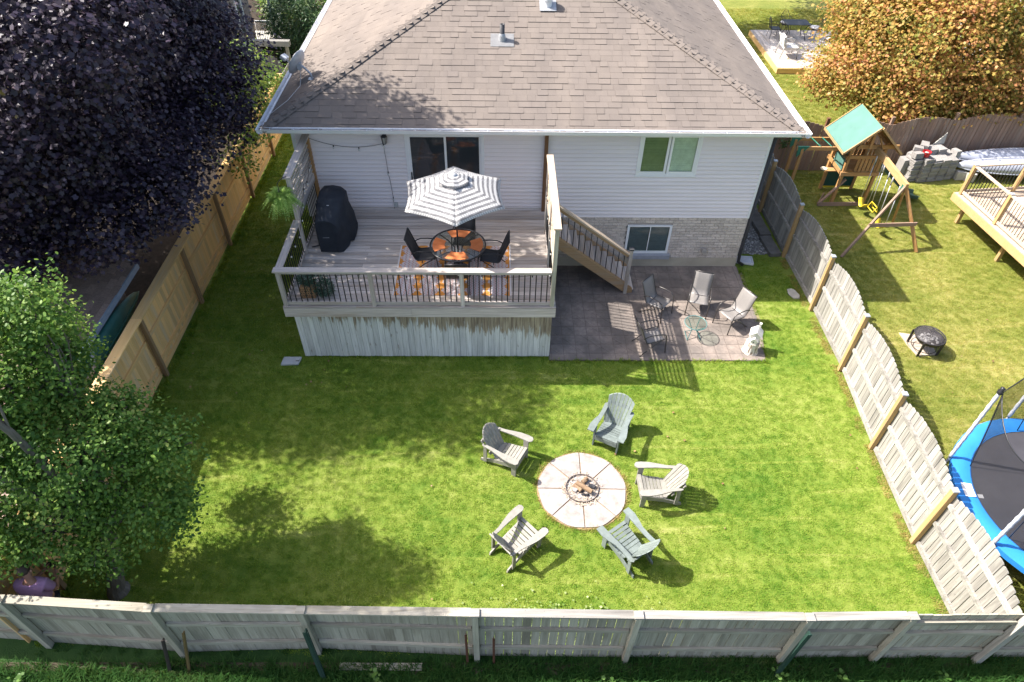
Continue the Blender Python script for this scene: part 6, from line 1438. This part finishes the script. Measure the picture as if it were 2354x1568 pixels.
# ------------------------------------------------------------------ far left: brick house, railing, gate, arbour
bh = T('brick_house', 'neighbouring pinkish brick house glimpsed behind the maple', 'house', (-14.5, 29, 0)); NBR = plain('pink_brick', (.36, .29, .26), .9, .2, 0, .22, 9, .12)
B().span((-18, 26.3, -.05), (-11.03, 31.6, 4.4)).mk('wall', plain('pale_mortar', (.46, .42, .39)), bh); b = B(); z = 0; r = 0
while z < 4.35:
    y = 26.3-.12*(r % 2)
    while y < 31.62:
        if not (29.85 < y+.12 < 30.6 and .8 < z < 3.1): b.span((-11.05, max(y, 26.3), z), (-11.0+wob(.004), min(y+.23, 31.62), z+.068))
        y += .242
    x = -18
    while x < -11.05: b.span((x, 26.26, z), (min(x+.23, -11.02), 26.32, z+.068)); x += .242
    z += .08; r += 1
q = b.mk('bricks', NBR, bh); q['kind'] = 'stuff'
b = B(); b.span((-11.06, 29.82, .78), (-10.95, 29.95, 3.12)).span((-11.06, 30.5, .78), (-10.95, 30.63, 3.12)).span((-11.05, 29.95, .78), (-10.955, 30.5, .9)).span((-11.05, 29.95, 3.0), (-10.955, 30.5, 3.12)); q = b.mk('window', WHITE, bh); span('pane', (-11.02, 29.95, .9), (-11.01, 30.5, 3.0), GLASS, q)
b = B(); b.add([(-18.5, 25.8, 4.42), (-10.5, 25.8, 4.42), (-10.5, 32.1, 4.42), (-18.5, 32.1, 4.42), (-14.5, 29, 5.9)], [(0, 1, 4), (1, 2, 4), (2, 3, 4), (3, 0, 4), (3, 2, 1, 0)]); b.mk('roof', SHN, bh)
o = T('balcony_railing', 'white balcony railing on the corner of the pinkish brick house', 'railing', (-10.4, 31.7, .3)); WR2 = plain('white_rail', (.55, .56, .58), .5)
span('floor', (-11.6, 31.66, .18), (-10.1, 33.2, .28), CONC, o)
for a, c in (((-10.95, 31.70), (-10.15, 31.70)), ((-10.15, 31.70), (-10.15, 33.1))):
    for z in (1.22, .38): beam('rail', (*a, z), (*c, z), .05, .05, WR2, o)
    for k in range(11): t = k/10; tube('baluster', [(a[0]+(c[0]-a[0])*t, a[1]+(c[1]-a[1])*t, .38), (a[0]+(c[0]-a[0])*t, a[1]+(c[1]-a[1])*t, 1.2)], .014, WR2, o, 5)
box('post', (-10.15, 31.70, 1.4), (.08, .08, 2.4), WR2, o)
ga = T('garden_gate', 'old grey fence panels with an arched gate in the side passage', 'fence', (-9.2, 26.2, 0))
for k in range(9):
    x = -9.09+k*.085; h = 1.42+.38*math.sin(math.pi*(k+.5)/9); box('gate_board', (x, 26.2, h/2+.04), (.08, .02, h), GREY['Z'], ga)
for k in range(9): box('board', (-9.98+k*.095, 26.2, .80), (.09, .02, 1.6), GREY['Z'], ga)
span('rail', (-10.05, 26.15, 1.58), (-9.14, 26.24, 1.64), GREY['X'], ga); span('rail', (-9.1, 26.15, .95), (-8.33, 26.18, 1.05), GREY['X'], ga)
for k in range(5): box('lattice_board', (-9.95+k*.18, 26.22, 1.75), (.05, .02, .24), BACKW['Z'], ga)
ab = T('arbour', 'weathered timber arbour beam on two posts over the far gate', 'arbour', (-8.7, 26.3, 0))
for x in (-9.20, -8.10): box('post', (x, 26.28, 1.1), (.10, .10, 2.2), BACKW['Z'], ab)
for y in (26.20, 26.36): span('beam', (-9.42, y-.02, 2.18), (-7.95, y+.02, 2.38), GREY['X'], ab)
span('cap_board', (-9.42, 26.24, 2.34), (-7.95, 26.32, 2.37), GREY['X'], ab); box('bracket', (-8.10, 26.2, 1.85), (.16, .1, .08), BACKW['X'], ab)
of = T('old_fence', 'short run of pale old fence between the cedar fence and the far gate', 'fence', (-8.07, 25.3, 0))
for k in range(10): box('board', (-8.07, 24.66+k*.15, .83), (.02, .14, 1.66), GREY['Z'], of)
span('rail', (-8.05, 24.6, 1.35), (-8.01, 26.1, 1.44), GREY['Y'], of)
# ------------------------------------------------------------------ person with a drone controller behind the back fence
pe = T('person', 'person in a pink shirt holding a black controller, half hidden by leaves', 'person', (-7.55, 5.12, 0))
SKIN = plain('skin', (.42, .22, .15), .5, .4, 0, 0, 6, .06); PINK = plain('pink_shirt', (.46, .27, .45), .85, .2, 0, 0, 5, .10, .2); JEAN = plain('dark_shorts', (.05, .06, .09), .9); HAIR = plain('brown_hair', (.06, .04, .03), .7)
def skin(name, V, E, Rd, m, p, lv=2):
    V = [Vector(v) for v in V]; o = sum(V, Vector())/len(V); me = bpy.data.meshes.new(name); me.from_pydata([tuple(v-o) for v in V], E, []); me.materials.append(m); ob = bpy.data.objects.new(name, me); link(ob, p, o)
    md = ob.modifiers.new('s', 'SKIN'); me.skin_vertices[0].data[0].use_root = True
    for i, r in enumerate(Rd): me.skin_vertices[0].data[i].radius = r if hasattr(r, '__len__') else (r, r)
    md.use_smooth_shade = True; q = ob.modifiers.new('u', 'SUBSURF'); q.levels = lv; q.render_levels = lv; return ob
X, Y = -7.62, 5.22
def pp_(x, y, z): return (X+x, Y+y, z)
BV = [pp_(0, 0, .95), pp_(0, 0, 1.2), pp_(0, .02, 1.40), pp_(0, .04, 1.50), pp_(0, .07, 1.58), pp_(0, .10, 1.68), pp_(0, .10, 1.76),
 pp_(.19, .03, 1.40), pp_(.27, .06, 1.14), pp_(.17, .32, 1.20), pp_(.12, .40, 1.22), pp_(-.19, .03, 1.40), pp_(-.27, .06, 1.14), pp_(-.08, .32, 1.20), pp_(-.03, .40, 1.22),
 pp_(.10, 0, .88), pp_(.11, .02, .48), pp_(.11, 0, .08), pp_(.12, .14, .04), pp_(-.10, 0, .88), pp_(-.11, .02, .48), pp_(-.11, 0, .08), pp_(-.12, .14, .04)]
BE = [(0, 1), (1, 2), (2, 3), (3, 4), (4, 5), (5, 6), (2, 7), (7, 8), (8, 9), (9, 10), (2, 11), (11, 12), (12, 13), (13, 14), (0, 15), (15, 16), (16, 17), (17, 18), (0, 19), (19, 20), (20, 21), (21, 22)]
BR = [.14, .14, .12, .06, .055, .085, .07, .06, .045, .033, .035, .06, .045, .033, .035, .09, .055, .04, .035, .09, .055, .04, .035]
body = skin('body', BV, BE, BR, SKIN, pe)
skin('shirt', [pp_(0, -.01, .90), pp_(0, 0, 1.2), pp_(0, .02, 1.40), pp_(0, .03, 1.47), pp_(.20, .03, 1.40), pp_(.26, .05, 1.22), pp_(-.20, .03, 1.40), pp_(-.26, .05, 1.22)], [(0, 1), (1, 2), (2, 3), (2, 4), (4, 5), (2, 6), (6, 7)], [.20, .20, .185, .10, .105, .085, .105, .085], PINK, pe)
skin('shorts', [pp_(0, 0, .94), pp_(.10, 0, .86), pp_(.115, .02, .52), pp_(-.10, 0, .86), pp_(-.115, .02, .52)], [(0, 1), (1, 2), (0, 3), (3, 4)], [.155, .115, .085, .115, .085], JEAN, pe)
b = B(); b.blob(pp_(0, .085, 1.76), (.092, .108, .095), 12, 8, .03); b.mk('hair', HAIR, pe, smooth=True)
b = B(); b.blob(pp_(0, .205, 1.70), (.016, .022, .018), 6, 4, 0); b.mk('nose', SKIN, pe, smooth=True)
b = B()
for s in (-1, 1): b.blob(pp_(s*.095, .10, 1.70), (.015, .028, .035), 6, 4, 0)
b.mk('ears', SKIN, pe, smooth=True); b = B()
for s in (-1, 1): b.blob(pp_(s*.033, .178, 1.715), (.013, .01, .009), 6, 4, 0)
b.mk('eyes', HAIR, pe, smooth=True)
for s in (1, -1):   # hands: palm, four curled fingers and a thumb each
    bx_ = .11 if s > 0 else -.02; hv = [pp_(bx_, .40, 1.22), pp_(bx_-.005*s, .46, 1.235)]; he = [(0, 1)]; hr = [.030, .030]
    for k in range(4):
        l = (.034, .038, .036, .028)[k]; y_ = .455+.018*k-.02; i = len(hv); hv += [pp_(bx_+.012*s, y_, 1.215), pp_(bx_-.018*s, y_+.01, 1.195-.006*k), pp_(bx_-.018*s-l*s, y_+.012, 1.20)]; he += [(1, i), (i, i+1), (i+1, i+2)]; hr += [.011, .0095, .008]
    i = len(hv); hv += [pp_(bx_-.015*s, .42, 1.262), pp_(bx_-.045*s, .455, 1.275)]; he += [(0, i), (i, i+1)]; hr += [.012, .010]
    skin('hand', hv, he, hr, SKIN, pe, 1)
o = T('controller', 'black drone controller with a screen held by the person in pink', 'controller', pp_(.045, .45, 1.25)); p = Vector(pp_(.045, .45, 1.235))
box('grip', p, (.15, .10, .045), BLACK, o); box('screen', p+Vector((0, .05, .06)), (.14, .012, .085), BLACK, o, tilt=Matrix.Rotation(.5, 3, 'X')); box('display', p+Vector((0, .043, .064)), (.12, .004, .07), plain('screen_glass', (.05, .06, .08), .1, .6), o, tilt=Matrix.Rotation(.5, 3, 'X'))
